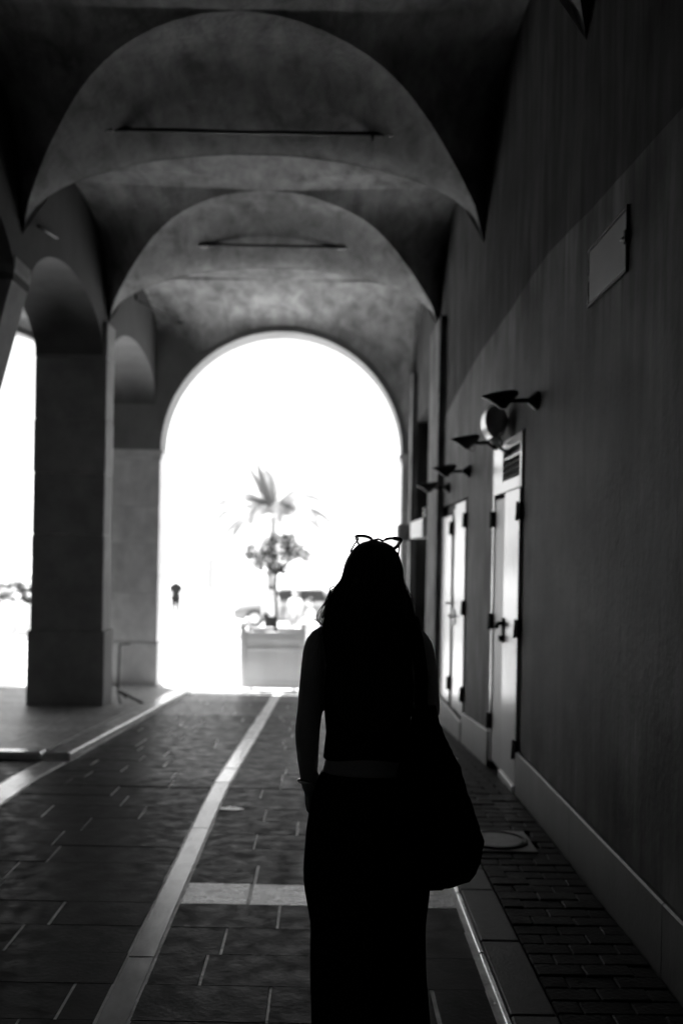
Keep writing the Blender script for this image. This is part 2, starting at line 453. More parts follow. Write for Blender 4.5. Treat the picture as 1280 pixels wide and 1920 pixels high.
DL = [(-6, 3.30), (4.0, 3.33), (5.45, 3.40), (6.3, 3.47), (6.9, 3.47), (7.6, 3.43), (9.26, 3.41), (10.6, 3.32), (11.95, 3.2), (13.2, 3.1), (16.4, 3.05)]
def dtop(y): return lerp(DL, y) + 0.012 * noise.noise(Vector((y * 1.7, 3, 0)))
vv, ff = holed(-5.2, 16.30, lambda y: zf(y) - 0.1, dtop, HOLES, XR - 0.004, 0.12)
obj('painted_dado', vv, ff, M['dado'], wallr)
def plinth(y0, y1, hh=0.30):
    n_ = max(1, int((y1 - y0) / 0.5)); vv = []; ff = []
    for i in range(n_ + 1):
        y = y0 + 0.003 + (y1 - y0 - 0.006) * i / n_; z = zf(y)
        vv += [(XR - 0.03, y, z - 0.05), (XR - 0.03, y, z + hh - 0.008), (XR - 0.022, y, z + hh), (XR, y, z + hh)]
    for i in range(n_):
        k = i * 4
        for q in range(3): ff.append((k + q, k + q + 1, k + q + 5, k + q + 4))
    e = n_ * 4
    ff += [(3, 2, 1, 0), (e, e + 1, e + 2, e + 3)]
    obj('plinth_panel', vv, ff, M['plinth'], wallr)
for a, b in ((-5, -1.6), (-1.6, 1.2), (1.2, 2.6), (2.6, 3.98), (3.98, 5.5), (5.5, 7.08), (8.31, 9.1), (9.1, 9.88)): plinth(a, b)
# flat pilasters standing on the wall
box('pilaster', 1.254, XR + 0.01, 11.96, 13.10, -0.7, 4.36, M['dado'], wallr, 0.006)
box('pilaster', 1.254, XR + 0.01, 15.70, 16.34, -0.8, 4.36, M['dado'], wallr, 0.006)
# near door: two leaves, white frame, louvre above, dark hinges, handle
d1 = bpy.data.objects.new('double_door', None); COL.objects.link(d1); d1.parent = wallr
d1['label'] = 'white and grey two-leaf door under a louvre'
XD = XR + 0.012
box('door_backing', XD + 0.03, XD + 0.06, 7.08, 8.32, -0.12, 2.5, M['dark'], d1, 0)
dl = box('white_leaf', XD - 0.035, XD + 0.02, 7.12, 7.70, 0.05, 2.08, M['doorwhite'], d1, 0.003)
dg = box('grey_leaf', XD - 0.02, XD + 0.02, 7.725, 8.22, 0.02, 2.05, M['doorgrey'], d1, 0.003)
box('door_frame', XD - 0.03, XD + 0.025, 8.225, 8.295, 0.0, 2.46, M['doorwhite'], d1, 0.003)
box('sill', XD - 0.05, XD + 0.02, 7.13, 7.70, -0.01, 0.045, M['doorwhite'], d1, 0.004)
lv = box('louvre_frame', XD - 0.03, XD + 0.02, 7.10, 7.16, 2.09, 2.47, M['doorwhite'], d1, 0.003)
box('louvre_frame', XD - 0.03, XD + 0.02, 7.85, 8.22, 2.09, 2.44, M['doorwhite'], d1, 0.003)
box('louvre_frame', XD - 0.032, XD + 0.02, 7.161, 7.849, 2.40, 2.468, M['doorwhite'], d1, 0.003)
box('louvre_frame', XD - 0.032, XD + 0.02, 7.161, 7.849, 2.09, 2.17, M['doorwhite'], d1, 0.003)
bm = bm_box(bmesh.new(), -0.006, 0.006, -0.344, 0.344, -0.022, 0.022, 0.002)
sm_ = bpy.data.meshes.new('louvre_slat'); bm.to_mesh(sm_); bm.free(); sm_.materials.append(M['doorwhite'])
sm2 = sm_.copy(); sm2.materials.clear(); sm2.materials.append(M['dark'])
for i, z in enumerate((2.345, 2.29, 2.245, 2.20)):
    inst('louvre_slat', sm_ if i == 0 else sm2, d1, (XD - 0.012, 7.505, z), (0, R(35), 0))
for y, zs in ((7.105, (0.30, 1.12, 1.92)), (8.235, (0.32, 1.10, 1.90))):
    for z in zs:
        mb = MB(); mb.box(XD - 0.046, XD - 0.02, y - 0.026, y + 0.040, z - 0.06, z + 0.06)
        mb.tube([(XD - 0.055, y + 0.01, z - 0.065), (XD - 0.05, y + 0.01, z + 0.065)], 0.009, 8); mb.build('hinge', M['iron'], d1)
mb = MB(); mb.box(XD - 0.05, XD - 0.034, 7.64, 7.70, 0.98, 1.16)
mb.tube([(XD - 0.04, 7.67, 1.12), (XD - 0.075, 7.67, 1.12), (XD - 0.08, 7.69, 1.11), (XD - 0.08, 7.70, 1.09)], 0.018, 8)
mb.tube([(XD - 0.04, 7.67, 1.01), (XD - 0.07, 7.67, 1.01)], [0.02, 0.024], 10); mb.build('handle', M['iron'], d1)
# far double door
d2 = bpy.data.objects.new('double_door', None); COL.objects.link(d2); d2.parent = wallr
d2['label'] = 'pair of white doors beyond the louvred door'
box('door_backing', XD + 0.03, XD + 0.06, 9.86, 11.95, -0.2, 2.2, M['dark'], d2, 0)
box('white_leaf', XD - 0.03, XD + 0.02, 9.92, 10.68, 0.08, 2.14, M['doorwhite'], d2, 0.004)
box('white_leaf', XD - 0.03, XD + 0.02, 10.98, 11.90, 0.06, 2.04, M['doorwhite'], d2, 0.004)
box('grey_post', XD - 0.012, XD + 0.02, 10.70, 10.96, 0.0, 2.1, M['doorgrey'], d2, 0.004)
box('step', XR - 0.04, XD + 0.05, 9.89, 11.94, -0.36, 0.045, M['plinth'], d2, 0.01)
for y, zs in ((9.90, (0.30, 1.12, 1.95)), (10.97, (0.28, 1.9))):
    for z in zs:
        mb = MB(); mb.box(XD - 0.05, XD - 0.015, y - 0.02, y + 0.04, z - 0.07, z + 0.07)
        mb.tube([(XD - 0.055, y + 0.01, z - 0.065), (XD - 0.05, y + 0.01, z + 0.065)], 0.009, 8); mb.build('hinge', M['iron'], d2)
for y, z in ((10.90, 1.12), (10.62, 1.0)):
    mb = MB(); mb.box(XD - 0.045, XD - 0.02, y - 0.03, y + 0.03, z - 0.09, z + 0.07)
    mb.tube([(XD - 0.04, y, z), (XD - 0.09, y, z), (XD - 0.095, y + 0.05, z)], 0.012, 8); mb.build('handle', M['chrome'], d2)
# shop recess with a white lintel box
sr = bpy.data.objects.new('shop_recess', None); COL.objects.link(sr); sr.parent = wallr
box('recess_back', XR + 0.42, XR + 0.46, 13.15, 15.65, -0.8, 3.65, M['dark'], sr, 0)
box('recess_door', XR + 0.30, XR + 0.34, 13.25, 15.55, -0.5, 1.78, M['dark'], sr, 0.004)
box('white_lintel', XR - 0.10, XR + 0.30, 13.45, 15.40, 1.86, 2.10, M['whitepaint'], sr, 0.01)
box('lintel_end', XR - 0.085, XR + 0.02, 13.42, 13.55, 2.10, 2.24, M['whitepaint'], sr, 0.02)
box('bracket', XR - 0.26, XR - 0.09, 15.75, 16.05, 1.82, 2.08, M['pier'], sr, 0.02)

# upper hatch in the wall
ht = thing('wall_hatch', 'small pale metal hatch with dark edges high on the right wall', 'hatch', loc=(XR - 0.004, 5.03, 3.04))
for nm, a in (('edge', (-0.34, 0.34, 0.135, 0.15)), ('edge', (-0.34, 0.34, -0.15, -0.135)), ('edge', (-0.355, -0.341, -0.15, 0.15)), ('edge', (0.325, 0.35, 0.02, 0.13)), ('edge', (0.325, 0.35, -0.13, -0.02))):
    box(nm, -0.014, 0.0, a[0], a[1], a[2], a[3], M['iron'], ht, 0.001)
box('panel', -0.010, 0.0, -0.335, 0.32, -0.13, 0.13, M['hatch'], ht, 0.002)
mb = MB(); mb.box(-0.022, 0.0, -0.362, -0.340, -0.025, 0.035); mb.tube([(-0.02, -0.345, 0.0), (-0.022, -0.29, 0.008)], [0.010, 0.005], 8)
mb.build('latch', M['iron'], ht)

# ------------------------------------------------------------------ lamps on the wall
def spot(y, z, label, ring):
    t = thing('wall_spotlight', label, 'lamp', 'black wall spotlights', (XR - 0.004, y, z))
    mb = MB(); lathe(mb, [(0.058, 0.0), (0.062, -0.012), (0.052, -0.03), (0.030, -0.055), (0.018, -0.07)], axis='X', seg=20); mb.build('wall_plate', M['lamp'], t, True)
    mb = MB(); mb.tube([(-0.05, 0, 0.0), (-0.17, 0, -0.004), (-0.20, 0, -0.004)], [0.017, 0.014, 0.017], 10); mb.build('arm', M['lamp'], t, True)
    # shade: wide flat top, running to a point in front, narrow foot
    mb = MB()
    rs = [(-0.225, 0, -0.055, 0.020, 0.020, 0.020), (-0.228, 0, -0.030, 0.045, 0.035, 0.035), (-0.236, 0, 0.004, 0.088, 0.060, 0.060),
          (-0.245, 0, 0.026, 0.118, 0.075, 0.075), (-0.246, 0, 0.036, 0.120, 0.076, 0.076), (-0.232, 0, 0.050, 0.09, 0.06, 0.06)]
    def tip(p, w, i): return Vector((p.x, p.y, p.z + 0.16 * (p.x + 0.235) * (i / 5)))
    mb.rings(rs, 24, True, tip); mb.build('shade', M['lamp'], t, True)
    if ring:
        mb = MB(); mb.tube([(-0.185 + 0.022 * math.cos(a), 0, -0.045 + 0.022 * math.sin(a)) for a in [2 * math.pi * i / 16 for i in range(17)]], 0.003, 5, False)
        mb.build('wire_loop', M['lamp'], t)
spot(6.63, 2.60, 'nearest black wall spotlight, above the louvred door', False)
spot(8.29, 2.51, 'second black wall spotlight along, left of the globe lamp', True)
spot(9.74, 2.40, 'third black wall spotlight along, above the far white doors', True)
spot(11.37, 2.35, 'farthest and smallest black wall spotlight', False)
gl = thing('globe_lamp', 'smoked glass globe lamp on a white bracket above the louvred door', 'lamp', loc=(XR - 0.004, 7.75, 2.44))
mb = MB(); mb.ball((-0.085, 0.0, 0.17), (0.085, 0.085, 0.125), 24, 16); mb.build('globe', M['glassglobe'], gl, True)
mb = MB(); arcp = [R(a) for a in range(118, 246, 6)]
for y_, g_ in ((-0.10, 0.0), (0.12, 0.0), (0.12, 0.004), (-0.10, 0.004)):
    mb.v += [Vector((-0.085 + (0.098 - g_) * math.cos(a), y_, 0.17 + (0.14 - g_) * math.sin(a))) for a in arcp]
n_ = len(arcp)
for q in range(4):
    for i in range(n_ - 1): mb.f.append((q * n_ + i, q * n_ + i + 1, ((q + 1) % 4) * n_ + i + 1, ((q + 1) % 4) * n_ + i))
mb.build('rim_glint', M['doorwhite'], gl)  # white strip added for the arch's bright reflection on the globe's rim
mb = MB(); lathe(mb, [(0.02, 0.0), (0.04, 0.01), (0.045, 0.035), (0.03, 0.05)], (-0.085, 0, 0.0)); mb.build('cup', M['doorwhite'], gl, True)
mb = MB(); mb.tube([(-0.085, 0, 0.015), (-0.06, 0.01, -0.02), (0.0, 0.05, -0.05)], 0.014, 8); mb.build('bracket', M['doorwhite'], gl)

# ------------------------------------------------------------------ vaults
def Rr(t, end):
    q = min(1.0, (1 - abs(t)) / 0.8); return 0.74 + 0.31 * q * q * (3 - 2 * q)
def zend(x, x0, x1):
    """line where the last bay meets the end wall: hugs the round arch, lifts towards the arcade"""
    c, r_ = (-0.725, 1.97) if x1 > 0 else (-5.48, 1.98)
    a = 3.19 + math.sqrt(max(0.0, r_ * r_ - (x - c) ** 2))
    if x < c - 1.35:
        a = max(a, 4.66 + 0.40 * min(1, ((c - 1.35 - x) / 0.5)) ** 0.7)
    return a
def vault_bay(name, x0, x1, y0, y1, parent, last=False):
    xc, xh, yc, yh = (x0 + x1) / 2, (x1 - x0) / 2, (y0 + y1) / 2, (y1 - y0) / 2
    vv, ff = [], []
    N = 28
    def up(s): return max(0.0, 1 - s * s) ** 0.5
    def rough(x, y): return 0.012 * noise.noise(Vector((x * 1.3, y * 1.3, 1))) + 0.004 * noise.noise(Vector((x * 4, y * 4, 2)))
    def rise(t): return Rr(t, 0) if t >= 0 else 1.05
    def grn(t): return t ** 0.48 if t >= 0 else -t          # groin: half width of the web at t
    def wall_rise(t): return 1.10 * max(0.0, 1 - abs(t) ** 3) ** 0.385
    for cell in range(4):
        k = len(vv)
        for i in range(N + 1):
            for j in range(N + 1):
                if cell < 2:                       # web that follows the passage
                    t = (i / N) ** 1.6 * (1 if cell == 0 else -1); w = 2 * j / N - 1
                    s = math.sin(0.5 * math.pi * w) * grn(t)
                    z = rise(t) * up(s)
                else:                              # lunette cell rising to the side wall
                    w = 2 * j / N - 1; t = math.copysign(abs(w) ** 1.6, w); g = grn(t)
                    q = math.sin(0.5 * math.pi * i / N); sa = g + (1 - g) * q; s = sa * (1 if cell == 2 else -1)
                    z0_ = rise(t) * up(g); z = z0_ + (wall_rise(t) - z0_) * q
                x, y = xc + s * xh, yc + t * yh
                if last and t > 0:
                    ze = zend(x, x0, x1) - Z0; zm = Rr(0, 0)
                    z = ze + (zm - ze) * max(0.0, 1 - t ** 2.2) ** 0.5
                vv.append((x, y, Z0 + z + rough(x, y) * (1 - abs(t) ** 4) * (1 - abs(s) ** 6)))
        for i in range(N):
            for j in range(N):
                a = k + i * (N + 1) + j
                ff.append((a, a + 1, a + N + 2, a + N + 1))
    k = len(vv)                                    # step up behind the transverse arch
    for j in range(41):
        s = math.sin(0.5 * math.pi * (2 * j / 40 - 1))
        vv += [(xc + s * xh, y0 + 0.001, Z0 + 0.735 * up(s)), (xc + s * xh, y0 + 0.001, Z0 + 1.06 * up(s))]
    for j in range(40):
        a = k + 2 * j; ff.append((a, a + 2, a + 3, a + 1))
    return obj(name, vv, ff, M['vault'], parent, True)
vt = thing('groin_vault', 'dark plastered groin vault over the passage with the woman', 'vault')
for i in range(6): vault_bay('vault_bay', XL, XR, T[i], T[i + 1], vt, i == 5)
vt2 = thing('groin_vault', 'lit vault of the side aisle glimpsed through the left opening', 'vault')
for i in range(3, 6): vault_bay('vault_bay', XA0, XA1, T[i], T[i + 1], vt2, i == 5)

# ------------------------------------------------------------------ arcade between the aisles
arc = thing('arcade', 'dark stone arcade with square piers left of the passage', 'arcade')
piers = []
for i in range(0, 6):
    c = T[i]
    if i == 5: piers.append((12.50, 12.95, PX0, PX1))
    elif i == 4: piers.append((8.92, 9.38, PX0, -2.985))
    else: piers.append((c - 0.23, c + 0.23, PX0, PX1))
ZS, RISE = 3.90, 0.62
def pier_blocks(p, parent):
    y0, y1, x0, x1 = p
    fl = zf(y0) - 0.1
    zs = [fl, 0.64, 1.785, 2.52, 3.17, 3.90, 4.34]
    for i in range(6):
        e = 0.03 if i == 0 else (0.004 if i % 2 else 0.0)
        x1e = x1 + (0.0 if i == 0 else -0.005)
        box('pier_block' if i else 'pier_base', x0 - e, x1e + e, y0 - e, y1 + e, zs[i] + (0.004 if i else 0), zs[i + 1] - 0.004, M['pier'], parent, 0.008)
    mb = MB(); mb.box(x0 + 0.015, x1 - 0.02, y0 + 0.012, y1 - 0.012, fl, ZS + 0.1); mb.build('pier_core', M['grout'], parent)
for p in piers:
    pier_blocks(p, arc)
def arch_wall(y0, y1, zs, rise, x0, x1, ztop, parent, m):
    n_ = 32; vv = []; ff = []
    for i in range(n_ + 1):
        t = math.cos(math.pi * (1 - i / n_))
        y = (y0 + y1) / 2 + t * (y1 - y0) / 2
        z = zs + rise * math.sqrt(max(0, 1 - t * t))
        vv += [(x0, y, z), (x1, y, z), (x1, y, ztop), (x0, y, ztop)]
    for i in range(n_):
        a = i * 4; b = a + 4
        ff += [(a, a + 1, b + 1, b), (a + 1, a + 2, b + 2, b + 1), (a + 3, a, b, b + 3)]
    o = obj('arch', vv, ff, M['soffit'], parent); o.data.materials.append(m)
    for i, p in enumerate(o.data.polygons): p.material_index = 0 if i % 3 == 0 else 1
pl = piers + [(16.36, 16.9, PX0, PX1)]
for a, b in zip(pl, pl[1:]):
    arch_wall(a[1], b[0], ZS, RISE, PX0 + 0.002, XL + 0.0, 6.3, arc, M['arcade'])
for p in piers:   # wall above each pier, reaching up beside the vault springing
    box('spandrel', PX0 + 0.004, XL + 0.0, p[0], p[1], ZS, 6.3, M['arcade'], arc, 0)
    # springer: haunch leaning out from the pier to the vault
    mb = MB(); x0, x1 = p[3] - 0.02, XL + 0.01
    if x1 > x0:
        mb.add([(x0, p[0], 2.75), (x0, p[1], 2.75), (x1, p[0], 4.0), (x1, p[1], 4.0), (x0, p[0], 4.1), (x0, p[1], 4.1), (x1, p[0], 4.1), (x1, p[1], 4.1)],
               [(0, 2, 3, 1), (0, 4, 6, 2), (1, 3, 7, 5), (2, 6, 7, 3)])
        mb.build('springer', M['pier'], arc)
# left aisle outer wall; unseen back wall added to keep the passage dark
lw = thing('aisle_wall', 'plain outer wall of the side aisle behind the piers', 'wall')
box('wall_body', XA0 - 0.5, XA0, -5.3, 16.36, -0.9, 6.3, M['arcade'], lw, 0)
bw_ = thing('rear_light_block', 'unseen wall added behind the viewer to keep the passage dark', 'wall')
box('wall_body', XA0 - 0.5, XR + 0.9, -5.8, -5.3, -0.9, 6.3, M['arcade'], bw_, 0)
rf = thing('upper_building', 'plain upper storey of the building carried above the vaults', 'building')
box('upper_storey', XA0 - 0.5, XR + 5.0, -5.8, 16.9, 6.3, 9.5, M['endwall'], rf, 0)
box('rear_rooms', XR + 0.9, XR + 5.0, -5.8, 16.9, -1.0, 6.3, M['endwall'], rf, 0)

# ------------------------------------------------------------------ end wall with its round arches
EY0, EY1 = 16.36, 16.95
ew = thing('end_wall', 'end wall pierced by the tall bright round arch', 'wall')
ARCH = [(-0.725, 1.885), (-5.48, 1.90)]
SP = 3.19
def end_profile(x):
    for c, r_ in ARCH:
        if abs(x - c) < r_: return SP + math.sqrt(r_ * r_ - (x - c) ** 2)
    return None
vv, ff = [], []
for c, r_ in ARCH:
    n_ = 48; k = len(vv)
    for i in range(n_ + 1):
        a = math.pi * (1 - i / n_); x = c + r_ * math.cos(a); z = SP + r_ * math.sin(a)
        vv += [(x, EY0, z), (x, EY1, z), (x, EY1, 6.3), (x, EY0, 6.3)]
    for i in range(n_):
        a = k + i * 4; b = a + 4
        ff += [(a, b, b + 1, a + 1), (a, a + 3, b + 3, b), (a + 1, b + 1, b + 2, a + 2)]
obj('arch', vv, ff, M['endwall'], ew)
for x0, x1 in ((-8.0, -7.38), (-3.58, -2.61), (1.16, 2.4)):
    box('wall_pier_head', x0, x1, EY0, EY1, SP, 6.3, M['endwall'], ew, 0)
    zz = [zf(16.5) - 0.2, 0.18, 0.95, 1.72, 2.30, 3.03]
    for i in range(5):
        e = 0.012 if i == 0 else 0
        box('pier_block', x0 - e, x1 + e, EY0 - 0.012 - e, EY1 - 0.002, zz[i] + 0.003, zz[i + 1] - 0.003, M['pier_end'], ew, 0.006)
    mb = MB(); mb.box(x0 + 0.01, x1 - 0.01, EY0, EY1 - 0.01, -0.7, 3.1); mb.build('pier_core', M['grout'], ew)
    box('impost', x0 - 0.045, x1 + 0.045, EY0 - 0.045, EY1 + 0.04, 3.10, 3.19, M['pier_end'], ew, 0.015, 2)
    box('impost', x0 - 0.02, x1 + 0.02, EY0 - 0.025, EY1 + 0.02, 3.033, 3.097, M['pier_end'], ew, 0.006)

# ------------------------------------------------------------------ tie rods
def rod(label, pts, r_, ends=True):
    t = thing('tie_rod', label, 'tie rod', 'iron tie rods under the vault')
    mb = MB(); mb.tube(pts, r_, 8); mb.build('bar', M['iron'], t, True)
    if ends:
        for p in (pts[0], pts[-1]):
            mb = MB(); mb.box(p[0] - 0.05, p[0] + 0.05, p[1] - 0.035, p[1] + 0.035, p[2] - 0.03, p[2] + 0.05); mb.build('anchor', M['iron'], t)
    return t
t = rod('long iron tie rod under the nearest vault at the top', [(-1.86, 8.6, 5.065), (-0.7, 8.6, 5.058), (0.50, 8.6, 5.065)], 0.017)
mb = MB(); mb.tube([(0.32, 8.6, 5.06), (0.32, 8.6, 5.0)], 0.012, 6); mb.build('hook', M['iron'], t)
rod('shorter iron tie rod under the second vault', [(-1.48, 12.1, 5.16), (-0.7, 12.1, 5.154), (0.12, 12.1, 5.16)], 0.019)
rod('thin slanting tie rod in the lit far vault on the left', [(-2.72, 14.5, 5.10), (-2.30, 16.15, 5.15)], 0.014)
rod('short dark tie rod stub high above the left pier', [(-2.60, 9.3, 4.47), (-2.71, 10.35, 4.68)], 0.016, False)

# ------------------------------------------------------------------ the woman walking in front
def remeshed(name, mb, voxel, m, parent, smooth_it=6):
    tmp = mb.build('tmp_body', None)
    md = tmp.modifiers.new('r', 'REMESH'); md.mode = 'VOXEL'; md.voxel_size = voxel; md.use_smooth_shade = True
    ms = tmp.modifiers.new('s', 'SMOOTH'); ms.iterations = smooth_it; ms.factor = 0.5
    dg = bpy.context.evaluated_depsgraph_get(); dg.update()
    me = bpy.data.meshes.new_from_object(tmp.evaluated_get(dg)); me.name = name
    me.materials.clear(); me.materials.append(m)
    me.polygons.foreach_set('use_smooth', [True] * len(me.polygons))
    old = tmp.data; bpy.data.objects.remove(tmp); bpy.data.meshes.remove(old)
    o = bpy.data.objects.new(name, me); COL.objects.link(o); o.parent = parent
    return o
def limb(mb, pts, rad, seg=16, sub=5):
    """tube through pts with interpolated points and round ends"""
    P, Q = [], []
    for i in range(len(pts) - 1):
        for k in range(sub):
            t = k / sub; P.append(Vector(pts[i]).lerp(Vector(pts[i + 1]), t)); Q.append(rad[i] + (rad[i + 1] - rad[i]) * t)
    P.append(Vector(pts[-1])); Q.append(rad[-1])
    for _ in range(2):
        P = [P[0]] + [(P[i - 1] + P[i] * 2 + P[i + 1]) / 4 for i in range(1, len(P) - 1)] + [P[-1]]
    mb.tube(P, Q, seg)
    mb.ball(P[0], Q[0] * 0.99, 12, 8); mb.ball(P[-1], Q[-1] * 0.99, 12, 8)
def hand(mb, wrist, d, side, palmn, curl, sc=1.0):
    """five fingers; d: direction wrist to fingertips, side: towards the thumb, palmn: palm normal"""
    w = Vector(wrist); d = Vector(d).normalized(); s = Vector(side); s = (s - d * s.dot(d)).normalized(); n = d.cross(s)
    if n.dot(Vector(palmn)) < 0: n = -n
    for i in range(7):
        o = (i - 3) / 3 * 0.030 * sc
        mb.tube([w + s * o * 0.7 + d * 0.0, w + s * o + d * 0.05 * sc, w + s * o + d * 0.085 * sc], [0.013 * sc, 0.0135 * sc, 0.012 * sc], 10)
    for i, (o, ln) in enumerate(((0.030, 0.068), (0.010, 0.078), (-0.010, 0.072), (-0.029, 0.056))):
        base = w + s * o * sc + d * 0.082 * sc; p = [base]; a = 0.15
        for seg in (0.45, 0.32, 0.26):
            a += curl * 0.55
            p.append(p[-1] + (d * math.cos(a) + n * math.sin(a)) * ln * seg * sc)
        mb.tube(p, [0.0095 * sc, 0.009 * sc, 0.0082 * sc, 0.0068 * sc], 10)
    b = w + s * 0.026 * sc + d * 0.022 * sc
    mb.tube([b, b + (s * 0.7 + d * 0.6 + n * 0.25) * 0.035 * sc, b + (s * 0.75 + d * 1.25 + n * 0.6) * 0.045 * sc, b + (s * 0.6 + d * 1.9 + n * 0.9) * 0.045 * sc],
            [0.015 * sc, 0.012 * sc, 0.0105 * sc, 0.008 * sc], 10)
WY = 3.30
wm = thing('person', 'woman with long dark hair in black crop top and long skirt walking away', 'person', loc=(0.15, WY, 0))
wi = Matrix.Translation((-0.15, -WY, 0))
def rel(mb): mb.v = [wi @ Vector(p) for p in mb.v]; return mb
mb = MB()
mb.rings([(0.145, WY, 0.74, 0.15, .10, .09), (0.145, WY, 0.80, 0.165, .115, .095), (0.143, WY, 0.86, 0.158, .105, .09), (0.14, WY, 0.92, 0.139, .088, .085),
          (0.14, WY, 0.97, 0.128, .080, .083), (0.14, WY, 1.04, 0.124, .080, .086), (0.14, WY, 1.12, 0.132, .088, .10), (0.142, WY, 1.20, 0.142, .094, .112),
          (0.142, WY, 1.27, 0.146, .094, .098), (0.142, WY, 1.32, 0.142, .084, .076), (0.145, WY, 1.36, 0.105, .066, .056), (0.15, WY, 1.385, 0.062, .056, .048)], 40)
limb(mb, [(0.15, WY - 0.012, 1.34), (0.152, WY + 0.005, 1.42), (0.155, WY + 0.015, 1.50)], [0.06, 0.052, 0.055])
mb.ball((0.155, WY + 0.01, 1.545), (0.074, 0.092, 0.098), 28, 20)
mb.ball((0.155, WY + 0.045, 1.475), (0.050, 0.050, 0.052), 20, 14)
limb(mb, [(0.155, WY + 0.10, 1.555), (0.155, WY + 0.115, 1.52), (0.155, WY + 0.10, 1.515)], [0.008, 0.013, 0.012], 10)
limb(mb, [(0.133, WY + 0.088, 1.476), (0.155, WY + 0.096, 1.478), (0.177, WY + 0.088, 1.476)], [0.006, 0.009, 0.006], 8)
limb(mb, [(0.118, WY + 0.080, 1.568), (0.192, WY + 0.080, 1.568)], [0.010, 0.010], 8)
for sx in (-1, 1):
    limb(mb, [(0.155 + sx * 0.076, WY + 0.005, 1.555), (0.155 + sx * 0.080, WY - 0.004, 1.53), (0.155 + sx * 0.074, WY + 0.002, 1.505)], [0.010, 0.011, 0.008], 8)
# left arm hanging, hand at the skirt pocket
limb(mb, [(0.03, WY, 1.335), (-0.018, WY - 0.005, 1.318), (-0.032, WY - 0.012, 1.22), (-0.043, WY - 0.02, 1.10), (-0.049, WY - 0.014, 1.04), (-0.045, WY + 0.005, 0.95), (-0.040, WY + 0.02, 0.865)],
     [0.055, 0.048, 0.043, 0.040, 0.040, 0.034, 0.024], 18)
hand(mb, (-0.040, WY + 0.022, 0.872), (0.10, 0.06, -1), (0.25, 1, 0), (1, 0, 0.1), 0.5, 0.92)
# right arm bent, hand closed on the bag strap in front of the shoulder
limb(mb, [(0.26, WY, 1.335), (0.298, WY - 0.005, 1.318), (0.316, WY - 0.015, 1.22), (0.328, WY - 0.02, 1.12), (0.325, WY + 0.02, 1.092), (0.29, WY + 0.12, 1.13), (0.262, WY + 0.19, 1.18)],
     [0.055, 0.046, 0.042, 0.039, 0.038, 0.032, 0.023], 18)
hand(mb, (0.262, WY + 0.188, 1.178), (-0.15, 0.25, 0.6), (-1, 0.1, 0.2), (0, -1, 0.2), 1.5, 0.92)
# legs and feet (mid stride)
for sx, dy in ((-1, 0.06), (1, -0.07)):
    hx = 0.145 + sx * 0.078
    limb(mb, [(hx, WY, 0.80), (hx + sx * 0.006, WY + dy * 0.5 + 0.012, 0.46), (hx, WY + dy, 0.10)], [0.084, 0.052, 0.034], 18)
    limb(mb, [(hx, WY + dy - 0.03, 0.05), (hx, WY + dy + 0.07, 0.045), (hx, WY + dy + 0.155, 0.028)], [0.034, 0.032, 0.022], 14)
remeshed('body', rel(mb), 0.0065, M['skin'], wm)
# shoes
for sx, dy in ((-1, 0.06), (1, -0.07)):
    hx = 0.145 + sx * 0.078; mb = MB()
    mb.rings([(hx, WY + dy + 0.06, 0.0, 0.042, 0.125, 0.125), (hx, WY + dy + 0.06, 0.018, 0.044, 0.128, 0.13), (hx, WY + dy + 0.055, 0.03, 0.042, 0.12, 0.125), (hx, WY + dy + 0.045, 0.055, 0.036, 0.10, 0.09)], 24)
    rel(mb).build('shoe', M['blackcloth'], wm, True)
# crop top: body tube with a curved back, two straps
mb = MB()
def wob(p, w, i): return p + Vector((0, 0, 0.006 * math.sin(3 * w + i) if i == 0 else 0)) + Vector((math.cos(w), math.sin(w), 0)) * 0.003 * noise.noise(p * 14)
mb.rings([(0.14, WY, 0.966, 0.137, .090, .092), (0.14, WY, 0.975, 0.136, .089, .092), (0.14, WY, 1.04, 0.131, .088, .094), (0.14, WY, 1.12, 0.139, .096, .108), (0.142, WY, 1.20, 0.148, .102, .119),
          (0.142, WY, 1.25, 0.147, .103, .110), (0.142, WY, 1.28, 0.138, .100, .100)], 48, False, wob)
mb.tube([(0.052, WY - 0.098, 1.26), (0.055, WY - 0.075, 1.33), (0.062, WY - 0.02, 1.372), (0.06, WY + 0.05, 1.34), (0.055, WY + 0.098, 1.27)], 0.011, 8)
mb.tube([(0.232, WY - 0.098, 1.26), (0.230, WY - 0.075, 1.33), (0.225, WY - 0.02, 1.374), (0.226, WY + 0.05, 1.34), (0.230, WY + 0.098, 1.27)], 0.011, 8)
rel(mb).build('crop_top', M['blackcloth'], wm, True)
# long skirt with soft folds
mb = MB(); NR = 26; rs = []
prof = [(0.915, -0.004, 0.285, .094), (0.89, -0.016, 0.296, .108), (0.81, -0.036, 0.318, .126), (0.72, -0.048, 0.336, .132), (0.615, -0.054, 0.345, .128), (0.56, -0.052, 0.345, .125),
        (0.43, -0.028, 0.332, .125), (0.28, -0.026, 0.336, .135), (0.12, -0.02, 0.352, .150), (0.03, -0.022, 0.358, .158)]
for i in range(NR + 1):
    z = 0.915 - 0.885 * i / NR
    pz = [(-p[0], p) for p in prof]
    l_ = lerp([(-p[0], p[1]) for p in prof], -z); r_ = lerp([(-p[0], p[2]) for p in prof], -z); d_ = lerp([(-p[0], p[3]) for p in prof], -z)
    rs.append(((l_ + r_) / 2, WY - 0.005, z, (r_ - l_) / 2, d_, d_))
def folds(p, w, i):
    amp = 0.010 * max(0, (i - 3) / NR)
    q = math.sin(9 * w + 0.06 * i) + 0.6 * math.sin(17 * w + 1.3 - 0.05 * i)
    return p + Vector((math.cos(w) * 0.5, math.sin(w), 0)) * (amp * q + 0.003 * noise.noise(p * 9))
mb.rings(rs, 96, False, folds)
